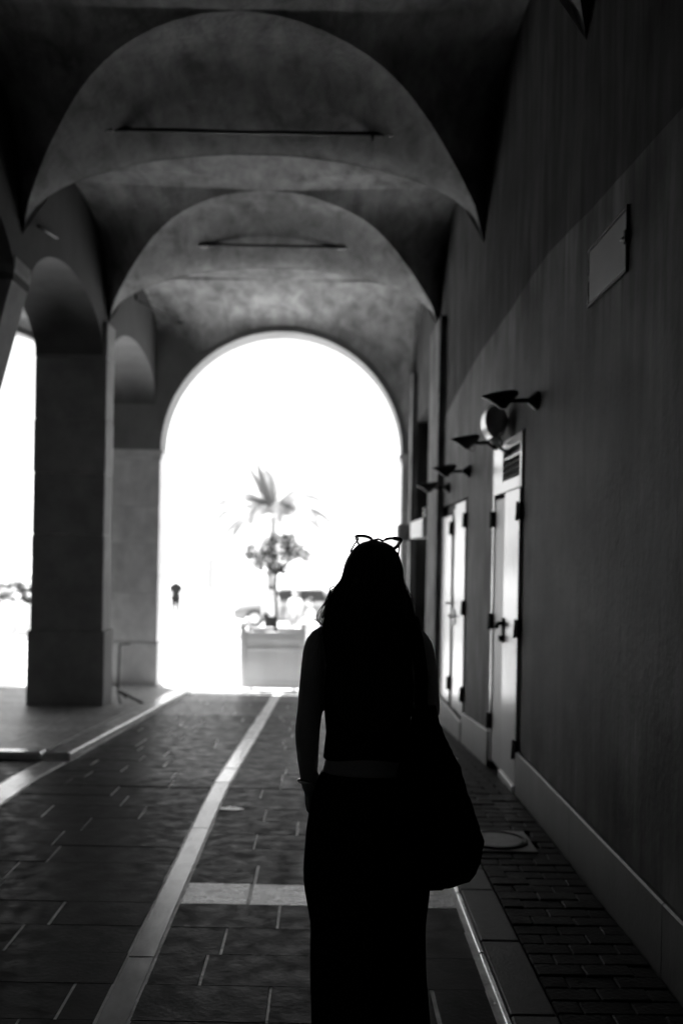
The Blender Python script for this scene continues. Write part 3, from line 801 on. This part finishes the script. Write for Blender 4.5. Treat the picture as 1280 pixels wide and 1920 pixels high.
rel(mb).build('skirt', M['skirt'], wm, True)
mb = MB(); mb.tube([(0.145 + 0.142 * math.cos(a), WY - 0.005 + 0.096 * math.sin(a), 0.912) for a in [2 * math.pi * i / 40 for i in range(41)]], 0.008, 8, False)
rel(mb).build('waistband', M['skirt'], wm, True)
mb = MB()
mb.tube([(-0.0425 + 0.031 * math.cos(a), WY + 0.018 + 0.033 * math.sin(a), 0.876 + 0.012 * math.cos(a + 2.4)) for a in [2 * math.pi * i / 24 for i in range(25)]], 0.0045, 6, False)
mb.tube([(-0.043 + 0.032 * math.cos(a), WY + 0.017 + 0.033 * math.sin(a), 0.888 - 0.008 * math.cos(a + 2.4)) for a in [2 * math.pi * i / 24 for i in range(25)]], 0.002, 6, False)
rel(mb).build('bracelet', M['chrome'], wm, True)
# hair: shell with locks and loose strands
HP = [(1.648, .150, .010, .02, .02, 0), (1.642, .151, .034, .045, .045, 0), (1.630, .152, .055, .075, .065, 0), (1.610, .152, .072, .096, .08, 0), (1.59, .151, .081, .102, .08, 0), (1.565, .150, .087, .104, .07, 0), (1.53, .147, .093, .106, .05, -.002),
      (1.495, .142, .107, .104, .03, -.006), (1.463, .138, .124, .098, .02, -.012), (1.405, .136, .134, .086, .01, -.028), (1.38, .137, .136, .076, .01, -.040), (1.33, .137, .133, .055, .02, -.062), (1.26, .139, .124, .045, .02, -.074),
      (1.18, .14, .108, .038, .02, -.080), (1.11, .14, .085, .03, .015, -.082), (1.06, .14, .05, .02, .01, -.082)]
def hp(z):
    return [lerp([(-h[0], h[i]) for h in HP], -z) for i in range(1, 6)]
def hpoint(w, z, off=0.0):
    cx, rx, rb, rfr, oy = hp(z)
    c, s = math.cos(w), math.sin(w)
    return Vector((cx + (rx + off) * c, WY + 0.004 + oy + ((rfr if s > 0 else rb) + off) * s, z))
mb = MB(); rs = []
zs = [1.650 - 0.59 * (i / 44) ** 1.35 for i in range(45)]
for z in zs:
    cx, rx, rb, rfr, oy = hp(z); rs.append((cx, WY + 0.004 + oy, z, rx, rb, rfr))
def locks(p, w, i):
    a = 0.0035 * math.sin(23 * w + 3 * noise.noise(Vector((w, zs[i] * 4, 0)))) * min(1, i / 14) + (0.016 * noise.noise(Vector((w * 2.2, zs[i] * 11, 4))) + 0.005 * noise.noise(Vector((w * 5, zs[i] * 28, 9)))) * min(1, i / 16)
    return p + Vector((math.cos(w), math.sin(w), 0)) * a
mb.rings(rs, 140, True, locks)
for k in range(620):
    w = random.uniform(math.pi * 0.93, math.pi * 2.07) if random.random() < 0.75 else random.choice((random.uniform(2.9, 3.4), random.uniform(-0.25, 0.25)))
    z0_ = random.uniform(1.36, 1.635); z1_ = max(1.03, z0_ - random.uniform(0.15, 0.42)); ph = random.uniform(0, 6.28); am = random.uniform(0.001, 0.007); lift = random.uniform(-0.003, 0.006)
    pts = []
    for i in range(12):
        t = i / 11; z = z0_ + (z1_ - z0_) * t
        pts.append(hpoint(w + 0.03 * math.sin(5 * t + ph), z, lift * t + 0.0015 + am * t * math.sin(7 * t + ph)))
    mb.tube(pts, [0.0009 * (1 - 0.75 * i / 11) for i in range(12)], 3, False)
for k in range(90):
    left = random.random() < 0.6; w = math.pi + random.uniform(-0.1, 0.35) if left else random.uniform(-0.35, 0.1)
    z0_ = random.uniform(1.44, 1.56); z1_ = z0_ - random.uniform(0.08, 0.2); ph = random.uniform(0, 6.28); lift = random.uniform(0.004, 0.028)
    pts = [hpoint(w, z0_ + (z1_ - z0_) * i / 13, 0.001 + lift * (i / 13) ** 1.5 + 0.004 * (i / 13) * math.sin(9 * i / 13 + ph)) for i in range(14)]
    mb.tube(pts, [random.uniform(0.0009, 0.0014) * (1 - 0.7 * i / 13) for i in range(14)], 4, False)
def fly(pts, r_=0.0012):
    P = [Vector((p[0], WY - 0.05 + 0.004 * i, p[1])) if len(p) == 2 else Vector(p) for i, p in enumerate(pts)]
    Q = []
    for i in range(len(P) - 1):
        a, b = P[max(i - 1, 0)], P[i]; c, d = P[i + 1], P[min(i + 2, len(P) - 1)]
        for k in range(6):
            t = k / 6
            Q.append(0.5 * ((2 * b) + (c - a) * t + (2 * a - 5 * b + 4 * c - d) * t * t + (3 * b - a - 3 * c + d) * t ** 3))
    Q.append(P[-1]); n_ = len(Q)
    mb.tube(Q, [r_ * (1 - 0.7 * i / n_) for i in range(n_)], 4, False)
fly([(0.0442, 1.516), (0.0326, 1.5016), (0.0168, 1.4987), (0.0113, 1.4814), (-0.0006, 1.4525), (-0.0208, 1.4207), (-0.0245, 1.4034), (-0.0164, 1.3875), (-0.0078, 1.378)], 0.00288)
fly([(0.0355, 1.4987), (0.0182, 1.49), (0.0067, 1.4698), (-0.002, 1.4467), (-0.0107, 1.4265), (-0.015, 1.4005), (-0.0121, 1.3832)], 0.00256)
fly([(0.0326, 1.4929), (0.0153, 1.4814), (0.0052, 1.4554), (-0.0078, 1.4323), (-0.0222, 1.4092), (-0.0237, 1.3947), (-0.0084, 1.3774)], 0.00224)
fly([(-0.0078, 1.3832), (-0.0251, 1.3947), (-0.041, 1.4034)], 0.0016)
fly([(0.0269, 1.4814), (0.0168, 1.4698), (0.0081, 1.4409), (0.0038, 1.4178), (0.0023, 1.3947), (0.0038, 1.3716)], 0.00672)
fly([(0.0298, 1.4871), (0.0182, 1.4612), (0.011, 1.4323), (0.0081, 1.4092), (0.0052, 1.3832)], 0.0048)
fly([(0.0326, 1.49), (0.0246, 1.4698), (0.0182, 1.4409), (0.0153, 1.4236), (0.013, 1.4092)], 0.00352)
fly([(0.0615, 1.5507), (0.0529, 1.5426), (0.0471, 1.5319), (0.0428, 1.5261)], 0.0016)
fly([(0.0601, 1.5565), (0.0552, 1.5478), (0.0534, 1.5406)], 0.00144)
fly([(0.05, 1.5276), (0.0456, 1.516), (0.0407, 1.5102)], 0.00144)
fly([(0.0485, 1.516), (0.0355, 1.5088), (0.0225, 1.5022), (0.0153, 1.4929)], 0.0016)
fly([(0.2348, 1.5391), (0.2463, 1.5045), (0.2608, 1.4756), (0.2694, 1.4496), (0.2752, 1.4236), (0.2738, 1.3976), (0.268, 1.3832)], 0.0032)
fly([(0.2377, 1.5276), (0.2521, 1.4929), (0.2637, 1.4612), (0.2723, 1.4323), (0.2781, 1.4063), (0.2723, 1.389)], 0.00224)
fly([(0.2391, 1.5218), (0.2579, 1.49), (0.2723, 1.4669), (0.281, 1.4496), (0.2862, 1.4395)], 0.00128)
fly([(0.2406, 1.516), (0.255, 1.4814), (0.2666, 1.4554), (0.2709, 1.4236), (0.268, 1.3947)], 0.00416)
fly([(0.2377, 1.5305), (0.255, 1.4987), (0.2694, 1.4727), (0.2781, 1.4467)], 0.00112)
fly([(0.2463, 1.4987), (0.2622, 1.4698), (0.2666, 1.4409), (0.2694, 1.4121), (0.2666, 1.3861)], 0.0048)
fly([(0.2377, 1.516), (0.2593, 1.4785), (0.2689, 1.4554), (0.2746, 1.4323), (0.2775, 1.4092)], 0.00144)
rel(mb).build('hair', M['hair'], wm, True)

# sunglasses pushed up on the head
sg = thing('sunglasses', 'black cat-eye sunglasses pushed up on top of the dark hair', 'sunglasses', loc=(0.165, WY, 1.645))
def eye_pts(sx, grow=1.0):
    base = [(0.012, -0.006), (0.017, 0.008), (0.030, 0.0155), (0.044, 0.018), (0.058, 0.0175), (0.071, 0.014), (0.069, 0.004), (0.061, -0.010), (0.047, -0.018), (0.028, -0.018)]
    cxx, czz = 0.042, 0.0
    return [(sx * (cxx + (x - cxx) * grow), czz + (z - czz) * grow) for x, z in base]
tilt = Matrix.Translation((0, 0.05, -0.004)) @ Matrix.Rotation(R(5), 4, 'Y') @ Matrix.Rotation(R(-12), 4, 'X') @ Matrix.Rotation(R(-7), 4, 'Z')
fr = MB()
for sx in (-1, 1):
    e = eye_pts(sx); n_ = len(e); S_ = []
    for i in range(n_):
        a, b, c, d = [Vector((*e[(i + q) % n_], 0)) for q in (-1, 0, 1, 2)]
        for k in range(4):
            t = k / 4; S_.append(0.5 * ((2 * b) + (c - a) * t + (2 * a - 5 * b + 4 * c - d) * t * t + (3 * b - a - 3 * c + d) * t ** 3))
    ring = [tilt @ Vector((p.x, -0.18 * abs(p.x) ** 1.3 * 1.0, p.y)) for p in S_]
    rr = [0.0030 + (0.0018 if p.y > 0.012 else 0) + (0.0025 if p.x > 0.050 else 0) for p in S_]
    fr.tube(ring + ring[:1], rr + rr[:1], 6, False)
    lo = obj('lens', ring, [tuple(range(len(ring)))], M['lens'], sg)
    tp = [tilt @ Vector(p) for p in ((sx * 0.069, -0.010, 0.012), (sx * (0.071 if sx > 0 else 0.060), -0.045, -0.004), (sx * (0.073 if sx > 0 else 0.066), -0.085, -0.03), (sx * 0.074, -0.11, -0.06))]
    tb = MB(); tb.tube(tp, [0.004, 0.0026, 0.0024, 0.003], 6); tb.build('temple', M['acetate'], sg, True)
fr.tube([tilt @ Vector(p) for p in ((-0.014, -0.001, 0.008), (0, 0.001, 0.013), (0.014, -0.001, 0.008))], 0.0036, 6)
fr.build('frame', M['acetate'], sg, True)

# shoulder bag
bgt = thing('shoulder_bag', 'big slouchy black cloth bag hanging from her right shoulder', 'bag', loc=(0.36, WY - 0.06, 0.583))
bi = Matrix.Translation((-0.36, -WY + 0.06, -0.57))
PB = [(1.13, 0.285, 0.345, .012), (1.068, 0.265, 0.356, .024), (0.96, 0.245, 0.412, .045), (0.82, 0.205, 0.464, .070), (0.72, 0.178, 0.497, .085), (0.65, 0.180, 0.483, .085), (0.60, 0.210, 0.455, .075), (0.576, 0.26, 0.40, .045), (0.570, 0.29, 0.36, .02)]
rs = []
for i in range(41):
    z = 1.13 - 0.56 * (i / 40)
    l_, r_, d_ = [lerp([(-p[0], p[q]) for p in PB], -z) for q in (1, 2, 3)]
    rs.append(((l_ + r_) / 2, WY - 0.09, z, (r_ - l_) / 2, d_, d_ * 0.8))
def crump(p, w, i):
    a = 0.009 * noise.noise(p * 22) + 0.006 * noise.noise(p * 55 + Vector((3, 1, 2))) + 0.006 * math.sin(11 * w + 5 * p.z)
    k = min(1, i / 8)
    return p + Vector((math.cos(w), math.sin(w) * 0.8, 0.3 * math.sin(7 * w))) * a * k
mb = MB(); mb.rings(rs, 90, True, crump); mb.v = [bi @ p for p in mb.v]; mb.build('sack', M['bag'], bgt, True)
mb = MB()
for o_ in (-0.012, 0.0, 0.012):
    mb.tube([(0.300 + o_, WY - 0.09, 1.09), (0.298 + o_, WY - 0.105, 1.22), (0.285 + o_, WY - 0.085, 1.32), (0.272 + o_, WY - 0.03, 1.392), (0.265 + o_, WY + 0.04, 1.378), (0.255 + o_, WY + 0.10, 1.28), (0.255 + o_, WY + 0.12, 1.16), (0.28 + o_, WY + 0.04, 1.10), (0.30 + o_, WY - 0.04, 1.085)], 0.0085, 8)
mb.v = [bi @ p for p in mb.v]; mb.build('strap', M['bag'], bgt, True)

# ------------------------------------------------------------------ planter in the arch with its small tree
pt = thing('planter_box', 'grey square timber planter box with corner knobs standing in the bright arch', 'planter', loc=(-0.81, 17.05, zf(17.05)))
W2 = 0.475; ZB, ZT = 0.09, 0.93
for sx in (-1, 1):
    for sy in (-1, 1):
        po = box('corner_post', sx * W2 - 0.04, sx * W2 + 0.04, sy * W2 - 0.04, sy * W2 + 0.04, 0.06, 1.02, M['planter'], pt, 0.006)
        mb = MB(); mb.ball((sx * W2, sy * W2, 1.065), 0.055, 14, 10); mb.build('finial', M['whitepaint'], po, True)
        mb = MB(); lathe(mb, [(0.03, 0.0), (0.032, 0.015), (0.018, 0.03), (0.018, 0.075)], (sx * W2 * 0.72, sy * W2 * 0.8, 0)); mb.build('foot', M['iron'], pt)
for sgn in (-1, 1):
    n_ = 14; w_ = (2 * W2 - 0.08) / n_
    for i in range(n_):
        a = -W2 + 0.04 + i * w_
        box('slat', a + 0.003, a + w_ - 0.003, sgn * W2 - 0.012, sgn * W2 + 0.012, ZB + 0.02, ZT - 0.0, M['planter'], pt, 0.003)
        box('slat', sgn * W2 - 0.012, sgn * W2 + 0.012, a + 0.003, a + w_ - 0.003, ZB + 0.02, ZT - 0.0, M['planter'], pt, 0.003)
    for z0_, z1_ in ((0.80, 0.93), (0.655, 0.70), (ZB - 0.03, ZB + 0.07)):
        e = 0.024 if z0_ != 0.655 else 0.02
        box('rail', -W2 + 0.041, W2 - 0.041, sgn * W2 - e, sgn * W2 + e, z0_, z1_, M['planter'], pt, 0.004)
        box('rail', sgn * W2 - e, sgn * W2 + e, -W2 + 0.041, W2 - 0.041, z0_, z1_, M['planter'], pt, 0.004)
    box('rim', -W2 - 0.03, W2 + 0.03, sgn * W2 - 0.03, sgn * W2 + 0.03, 0.931, 0.955, M['whitepaint'], pt, 0.004)
    box('rim', sgn * W2 - 0.03, sgn * W2 + 0.03, -W2 + 0.031, W2 - 0.031, 0.931, 0.955, M['whitepaint'], pt, 0.004)
box('soil', -W2 + 0.02, W2 - 0.02, -W2 + 0.02, W2 - 0.02, 0.12, 0.86, M['soil'], pt, 0)
def leaf_cloud(mb, pts, n_, ls):
    for _ in range(n_):
        c, sp = random.choice(pts)
        g = Vector((random.gauss(0, 1), random.gauss(0, 1), random.gauss(0, 0.8))) * sp
        p = c + g; a = Vector((random.uniform(-1, 1), random.uniform(-1, 1), random.uniform(-0.7, 0.7))).normalized()
        b = a.cross(Vector((random.uniform(-1, 1), random.uniform(-1, 1), random.uniform(-1, 1)))).normalized()
        L = ls * random.uniform(0.6, 1.3); w_ = L * 0.42
        mb.add([p - a * L / 2, p + b * w_ / 2 + b.cross(a) * L * 0.06, p + a * L / 2, p - b * w_ / 2 + b.cross(a) * L * 0.06], [(0, 1, 2, 3)])
def small_tree(name, label, cat, loc, stem, cw, chh, n_leaf, ls, lean=0.0, group=None, seed=1, trunk_r=0.02):
    random.seed(seed)
    t = thing(name, label, cat, group, loc)
    tr = MB(); top = Vector((lean, 0, stem))
    tr.tube([(0, 0, 0), (lean * 0.3 + 0.01, 0, stem * 0.4), (lean * 0.8 - 0.008, 0.01, stem * 0.8), top], [trunk_r, trunk_r * 0.85, trunk_r * 0.75, trunk_r * 0.65], 8)
    cl = []
    for k in range(13):
        a = 2 * math.pi * k / 13 + random.uniform(-0.3, 0.3); q = random.uniform(0.35, 1.0)
        e = top + Vector((math.cos(a) * cw / 2 * q, math.sin(a) * cw / 2 * q, chh * random.uniform(0.15, 0.95) * (1.15 - 0.5 * q)))
        md_ = top.lerp(e, 0.5) + Vector((random.uniform(-1, 1), random.uniform(-1, 1), -0.5)) * 0.05
        tr.tube([top, md_, e], [trunk_r * 0.55, trunk_r * 0.4, trunk_r * 0.2], 5)
        cl.append((e, cw * random.uniform(0.05, 0.10)))
        for _ in range(3):
            e2 = e + Vector((random.gauss(0, 1), random.gauss(0, 1), random.gauss(0, 0.7))) * cw * 0.12
            tr.tube([md_.lerp(e, 0.6), e2], [trunk_r * 0.25, trunk_r * 0.12], 4); cl.append((e2, cw * 0.045))
    tr.build('trunk', M['bark'], t, True)
    lf = MB(); leaf_cloud(lf, cl, n_leaf, ls); lf.build('crown', M['leaf'], t)
    return t
small_tree('standard_tree', 'slender young tree with a sparse round crown growing in the grey planter', 'tree', (-0.80, 17.05, zf(17.05) + 0.86), 1.0, 1.25, 0.66, 3000, 0.06, seed=4, trunk_r=0.030)

# ------------------------------------------------------------------ square outside: palm, lamp post, car, people, pots
def frond(mb, base, az, el, L, droop, n_=26):
    p = Vector(base); d = Vector((math.cos(az) * math.cos(el), math.sin(az) * math.cos(el), math.sin(el))); spine = [p.copy()]
    for i in range(n_):
        d.z -= droop / n_; d.normalize(); p = p + d * (L / n_); spine.append(p.copy())
    mb.tube(spine, [0.022 * (1 - 0.85 * i / n_) for i in range(n_ + 1)], 5)
    for i in range(3, n_ + 1):
        t = (spine[min(i + 1, n_)] - spine[i - 1]).normalized(); sd_ = t.cross(Vector((0, 0, 1))).normalized()
        ll = 0.50 * math.sin(math.pi * min(1, 0.15 + 0.85 * i / n_)) + 0.1
        for sx in (-1, 1):
            for q in (0, 0.25, 0.5, 0.75):
                b = spine[i] - t * (q * L / n_)
                tipp = b + (sd_ * sx * 0.75 + t * 0.55 + Vector((0, 0, -0.45))) * ll
                w_ = t * 0.015
                mb.add([b - w_, b + w_, tipp], [(0, 1, 2)])
random.seed(11)
pm = thing('palm_tree', 'pale feathery palm tree washed out by the light behind the planter', 'palm', loc=(-1.75, 34, zf(34)))
mb = MB(); mb.tube([(0.03 * math.sin(i), 0, 0.42 * i) for i in range(10)], [0.17 - 0.008 * i + (0.015 if i % 2 else 0) for i in range(10)], 12); mb.build('trunk', M['palmbark'], pm)
mb = MB(); top = (0, 0, 3.85)
for az, el, L, dr in ((3.3, 0.70, 3.3, 2.6), (2.9, 1.2, 2.2, 0.55), (0.1, 0.70, 3.0, 2.3), (-0.3, 0.4, 2.4, 1.7), (3.6, 0.35, 2.5, 1.9), (1.2, 0.9, 2.3, 2.0), (-1.4, 0.8, 2.3, 2.1), (4.4, 0.7, 2.2, 1.9), (0.5, 1.05, 3.0, 2.6), (2.3, 0.6, 2.6, 2.0), (2.7, 1.3, 1.9, 0.4), (3.0, 0.95, 2.9, 2.4), (0.2, 1.2, 3.0, 2.8), (-0.8, 0.9, 2.6, 2.3), (3.9, 1.0, 2.6, 2.3), (1.8, 1.25, 2.4, 1.6)):
    frond(mb, top, az, el, L, dr)
mb.build('crown', M['palmleaf'], pm)
lp = thing('lamp_post', 'faint thin street post with a square sign plate left of the palm', 'post', loc=(-4.6, 46, zf(46)))
mb = MB(); lathe(mb, [(0.12, 0), (0.10, 0.3), (0.05, 0.4), (0.045, 7.0)]); mb.build('pole', M['chrome'], lp)
box('sign_plate', -0.45, 0.45, -0.03, 0.03, 6.1, 6.9, M['whitepaint'], lp, 0.02)
box('banner', -0.62, -0.28, -0.04, 0.04, 1.2, 2.6, M['doorgrey'], lp, 0.03)
# car
car = thing('parked_car', 'pale parked car half hidden behind the planter', 'car', loc=(-1.2, 38.5, zf(38.5)))
def car_loft(sect, name, m):
    vv, ff = [], []
    n_ = len(sect[0][1])
    for x, ring in sect:
        for (y, z) in ring: vv.append((x, y, z))
    for i in range(len(sect) - 1):
        for j in range(n_):
            j2 = (j + 1) % n_; ff.append((i * n_ + j, i * n_ + j2, (i + 1) * n_ + j2, (i + 1) * n_ + j))
    ff.append(tuple(reversed(range(n_)))); ff.append(tuple((len(sect) - 1) * n_ + j for j in range(n_)))
    return obj(name, vv, ff, m, car, True)
def cring(w, z0_, z1_, tw=0.92):
    zz = (z1_ - z0_); return [(-w * .9, z0_), (w * .9, z0_), (w, z0_ + zz * .25), (w, z0_ + zz * .6), (w * tw, z0_ + zz * .93), (w * tw * .8, z1_), (-w * tw * .8, z1_), (-w * tw, z0_ + zz * .93), (-w, z0_ + zz * .6), (-w, z0_ + zz * .25)]
car_loft([(-2.12, cring(.62, .38, .62)), (-2.02, cring(.78, .28, .74)), (-1.6, cring(.84, .24, .86)), (-1.0, cring(.86, .22, .95)), (0, cring(.87, .22, .98)), (1.2, cring(.87, .22, 1.0)), (1.8, cring(.84, .25, .98)), (2.05, cring(.78, .32, .90)), (2.12, cring(.65, .42, .7))], 'body', M['carpaint'])
def gr(w0, w1, z0_, z1_): return [(-w0, z0_), (w0, z0_), (w1, z1_ - .04), (w1 * .8, z1_), (-w1 * .8, z1_), (-w1, z1_ - .04)]
car_loft([(-1.12, gr(.74, .72, .9, .96)), (-0.45, gr(.78, .62, .93, 1.40)), (0.1, gr(.78, .63, .95, 1.47)), (0.9, gr(.78, .63, .95, 1.46)), (1.45, gr(.77, .62, .95, 1.30)), (1.92, gr(.74, .7, .92, .98))], 'cabin', M['carpaint'])
for x0, x1, x2, x3 in ((-0.85, 0.20, 0.20, -0.38), (0.30, 1.25, 1.10, 0.30)):
    for sy in (-1, 1):
        obj('side_window', [(x0, sy * .790, .99), (x1, sy * .790, .99), (x2, sy * .665, 1.38), (x3, sy * .665, 1.36)], [(0, 1, 2, 3)], M['carglass'], car)
for sx in (-1.32, 1.28):
    for sy in (-1, 1):
        wl = MB(); lathe(wl, [(0.20, -0.10), (0.31, -0.10), (0.33, -0.06), (0.33, 0.06), (0.31, 0.10), (0.20, 0.10)], (sx, sy * 0.80, 0.33), 'Y', 24)
        wo_ = wl.build('wheel', M['tyre'], car, False)
        rm = MB(); lathe(rm, [(0.19, -0.105), (0.19, 0.105), (0.05, 0.115)], (sx, sy * 0.80, 0.33), 'Y', 16); rm.build('rim', M['chrome'], wo_)
for sy in (-1, 1):
    box('headlight', -2.06, -1.93, sy * 0.62 - 0.14, sy * 0.62 + 0.14, .62, .74, M['doorwhite'], car, 0.02)
    box('tail_light', 2.00, 2.10, sy * 0.62 - 0.12, sy * 0.62 + 0.12, .70, .84, M['doorgrey'], car, 0.02)

def figure(label, loc, turn, top, bottom, hairm, h=1.72, sit=False, group=None):
    t = thing('person', label, 'person', group, loc); t.rotation_euler = (0, 0, turn)
    s = h / 1.72; mb = MB(); dz = -0.40 if sit else 0
    V = lambda x, y, z: (x * s, y * s, (z + dz) * s)
    mb.rings([(0, 0, (0.86 + dz) * s, .165 * s, .11 * s, .10 * s), (0, 0, (1.0 + dz) * s, .14 * s, .10 * s, .10 * s), (0, 0, (1.22 + dz) * s, .17 * s, .11 * s, .12 * s), (0, 0, (1.38 + dz) * s, .17 * s, .09 * s, .08 * s), (0, 0, (1.44 + dz) * s, .07 * s, .06 * s, .05 * s)], 20)
    limb(mb, [V(0, 0, 1.40), V(0, 0.01, 1.55)], [.055 * s, .05 * s], 10)
    mb.ball(V(0, 0.015, 1.60), (.075 * s, .095 * s, .115 * s), 16, 12)
    limb(mb, [V(0, 0.105, 1.62), V(0, 0.125, 1.585)], [.009 * s, .014 * s], 8, 2)
    for sx in (-1, 1):
        limb(mb, [V(sx * .08, 0, 1.62), V(sx * .082, 0, 1.57)], [.012 * s, .01 * s], 6, 2)
        if sit: limb(mb, [V(sx * .15, 0, 1.37), V(sx * .22, 0.02, 1.13), V(sx * .17, 0.24, 1.02)], [.055 * s, .043 * s, .028 * s], 10); w_ = V(sx * .17, 0.24, 1.02); dd = (0, 1, -0.1)
        else: limb(mb, [V(sx * .15, 0, 1.37), V(sx * .235, -0.01, 1.12), V(sx * .24, 0.06, 0.88)], [.055 * s, .043 * s, .028 * s], 10); w_ = V(sx * .24, 0.06, 0.88); dd = (0, 0.15, -1)
        hand(mb, w_, dd, (-sx * 0.3, 1, 0), (-sx, 0, 0), 0.6, 1.0 * s)
        if sit:
            limb(mb, [V(sx * .09, 0, .88), V(sx * .12, .40, .86)], [.09 * s, .06 * s], 10); limb(mb, [V(sx * .12, .40, .86), V(sx * .12, .42, .46)], [.06 * s, .04 * s], 10)
            limb(mb, [V(sx * .12, .40, .44), V(sx * .12, .56, .43)], [.04 * s, .03 * s], 8)
        else:
            limb(mb, [V(sx * .09, 0, .88), V(sx * .10, .02 + sx * .03, .48), V(sx * .10, sx * .07, .09)], [.092 * s, .058 * s, .04 * s], 10)
            limb(mb, [V(sx * .10, sx * .07 - .03, .05), V(sx * .10, sx * .07 + .15, .04)], [.042 * s, .034 * s], 8)
    remeshed('body', mb, 0.014, M['skin'], t, 3)
    mb = MB(); mb.rings([(0, 0, (0.84 + dz) * s, .18 * s, .125 * s, .115 * s), (0, 0, (1.0 + dz) * s, .165 * s, .12 * s, .12 * s), (0, 0, (1.22 + dz) * s, .19 * s, .125 * s, .135 * s), (0, 0, (1.385 + dz) * s, .19 * s, .105 * s, .095 * s), (0, 0, (1.45 + dz) * s, .09 * s, .075 * s, .065 * s)], 20)
    for sx in (-1, 1): mb.tube([V(sx * .14, 0, 1.38), V(sx * .205, -.005, 1.24), V(sx * .225, -.005, 1.14)], [.068 * s, .062 * s, .06 * s], 12)
    mb.build('shirt', top, t, True)
    mb = MB()
    for sx in (-1, 1):
        if sit: mb.tube([V(sx * .085, -.02, .885), V(sx * .12, .40, .865), V(sx * .12, .425, .80), V(sx * .12, .43, .50)], [.105 * s, .078 * s, .07 * s, .056 * s], 12)
        else: mb.tube([V(sx * .085, 0, .92), V(sx * .095, .02 + sx * .03, .50), V(sx * .10, sx * .07, .10)], [.112 * s, .076 * s, .06 * s], 12)
    mb.build('trousers', bottom, t, True)
    mb = MB(); mb.ball(V(0, -0.008, 1.635), (.084 * s, .10 * s, .095 * s), 16, 12); mb.build('hair', hairm, t, True)
    return t
figure('far standing person in dark T-shirt alone left of the car', (-6.2, 43.5, zf(43.5)), 0.0, M['shirtdark'], M['shirtdark'], M['hair'], 1.75)
figure('standing person seen behind the stem of the planter tree', (-1.42, 27.5, zf(27.5)), 0.4, M['shirtpale'], M['shirtdark'], M['hair'], 1.62)
figure('dark-haired person in pale top right of the planter tree stem', (-0.80, 27.8, zf(27.8)), 2.6, M['shirtpale'], M['trouserpale'], M['hair'], 1.52)
sp_ = figure('dark-haired person sitting low beside the woman\'s hair', (-0.38, 27.0, zf(27.0)), 1.8, M['shirtpale'], M['trouserpale'], M['hair'], 1.70, True)
st = thing('stool', 'pale low stool under the sitting person in the square', 'stool', loc=(-0.38, 27.0, zf(27.0)))
mb = MB(); lathe(mb, [(0.17, 0.345), (0.18, 0.355), (0.18, 0.372), (0.16, 0.376)]); mb.build('seat', M['whitepaint'], st)
for a in range(4):
    mb = MB(); mb.tube([(0.12 * math.cos(a * 1.571), 0.12 * math.sin(a * 1.571), 0.35), (0.16 * math.cos(a * 1.571), 0.16 * math.sin(a * 1.571), 0)], 0.014, 8); mb.build('leg', M['whitepaint'], st)
# white tubs with shrubs seen through the left opening
for i, (x, y, lab, cw) in enumerate(((-9.15, 29.5, 'leafy shrub in a white tub at the left picture edge', 1.0), (-8.45, 29.9, 'shrub in a white tub beside the left pier', 0.7))):
    pb = thing('white_tub', lab.replace('leafy shrub in a', 'square').replace('shrub in a', 'square'), 'planter', loc=(x, y, zf(y)))
    mb = MB(); a = 0.42 if i == 0 else 0.30
    mb.add([(-a * .85, -a * .85, 0), (a * .85, -a * .85, 0), (a * .85, a * .85, 0), (-a * .85, a * .85, 0), (-a, -a, .85), (a, -a, .85), (a, a, .85), (-a, a, .85)],
           [(0, 3, 2, 1), (0, 1, 5, 4), (1, 2, 6, 5), (2, 3, 7, 6), (3, 0, 4, 7)]); mb.build('tub', M['whitepaint'], pb)
    box('soil', -a * .95, a * .95, -a * .95, a * .95, .70, .78, M['soil'], pb, 0)
    small_tree('shrub', lab, 'shrub', (x, y, zf(y) + 0.78), 0.12, cw, 0.8, 1500, 0.09, seed=20 + i)
# folded metal stand by the pier
ms_ = thing('metal_stand', 'black metal stand with splayed legs on the floor behind the left pier', 'stand', loc=(-2.60, 13.25, zf(13.25) + PH))
mb = MB(); mb.tube([(0, 0, 0.10), (0.01, 0.02, 0.72)], 0.012, 8); mb.tube([(0.01, 0.02, 0.72), (0.14, 0.02, 0.73)], 0.010, 8); mb.build('pole', M['iron'], ms_)
for e in ((0.36, -0.22, 0.015), (0.10, -0.34, 0.015), (0.05, 0.3, 0.015)):
    mb = MB(); mb.tube([(0, 0, 0.14), e], 0.016, 8); mb.build('leg', M['iron'], ms_)
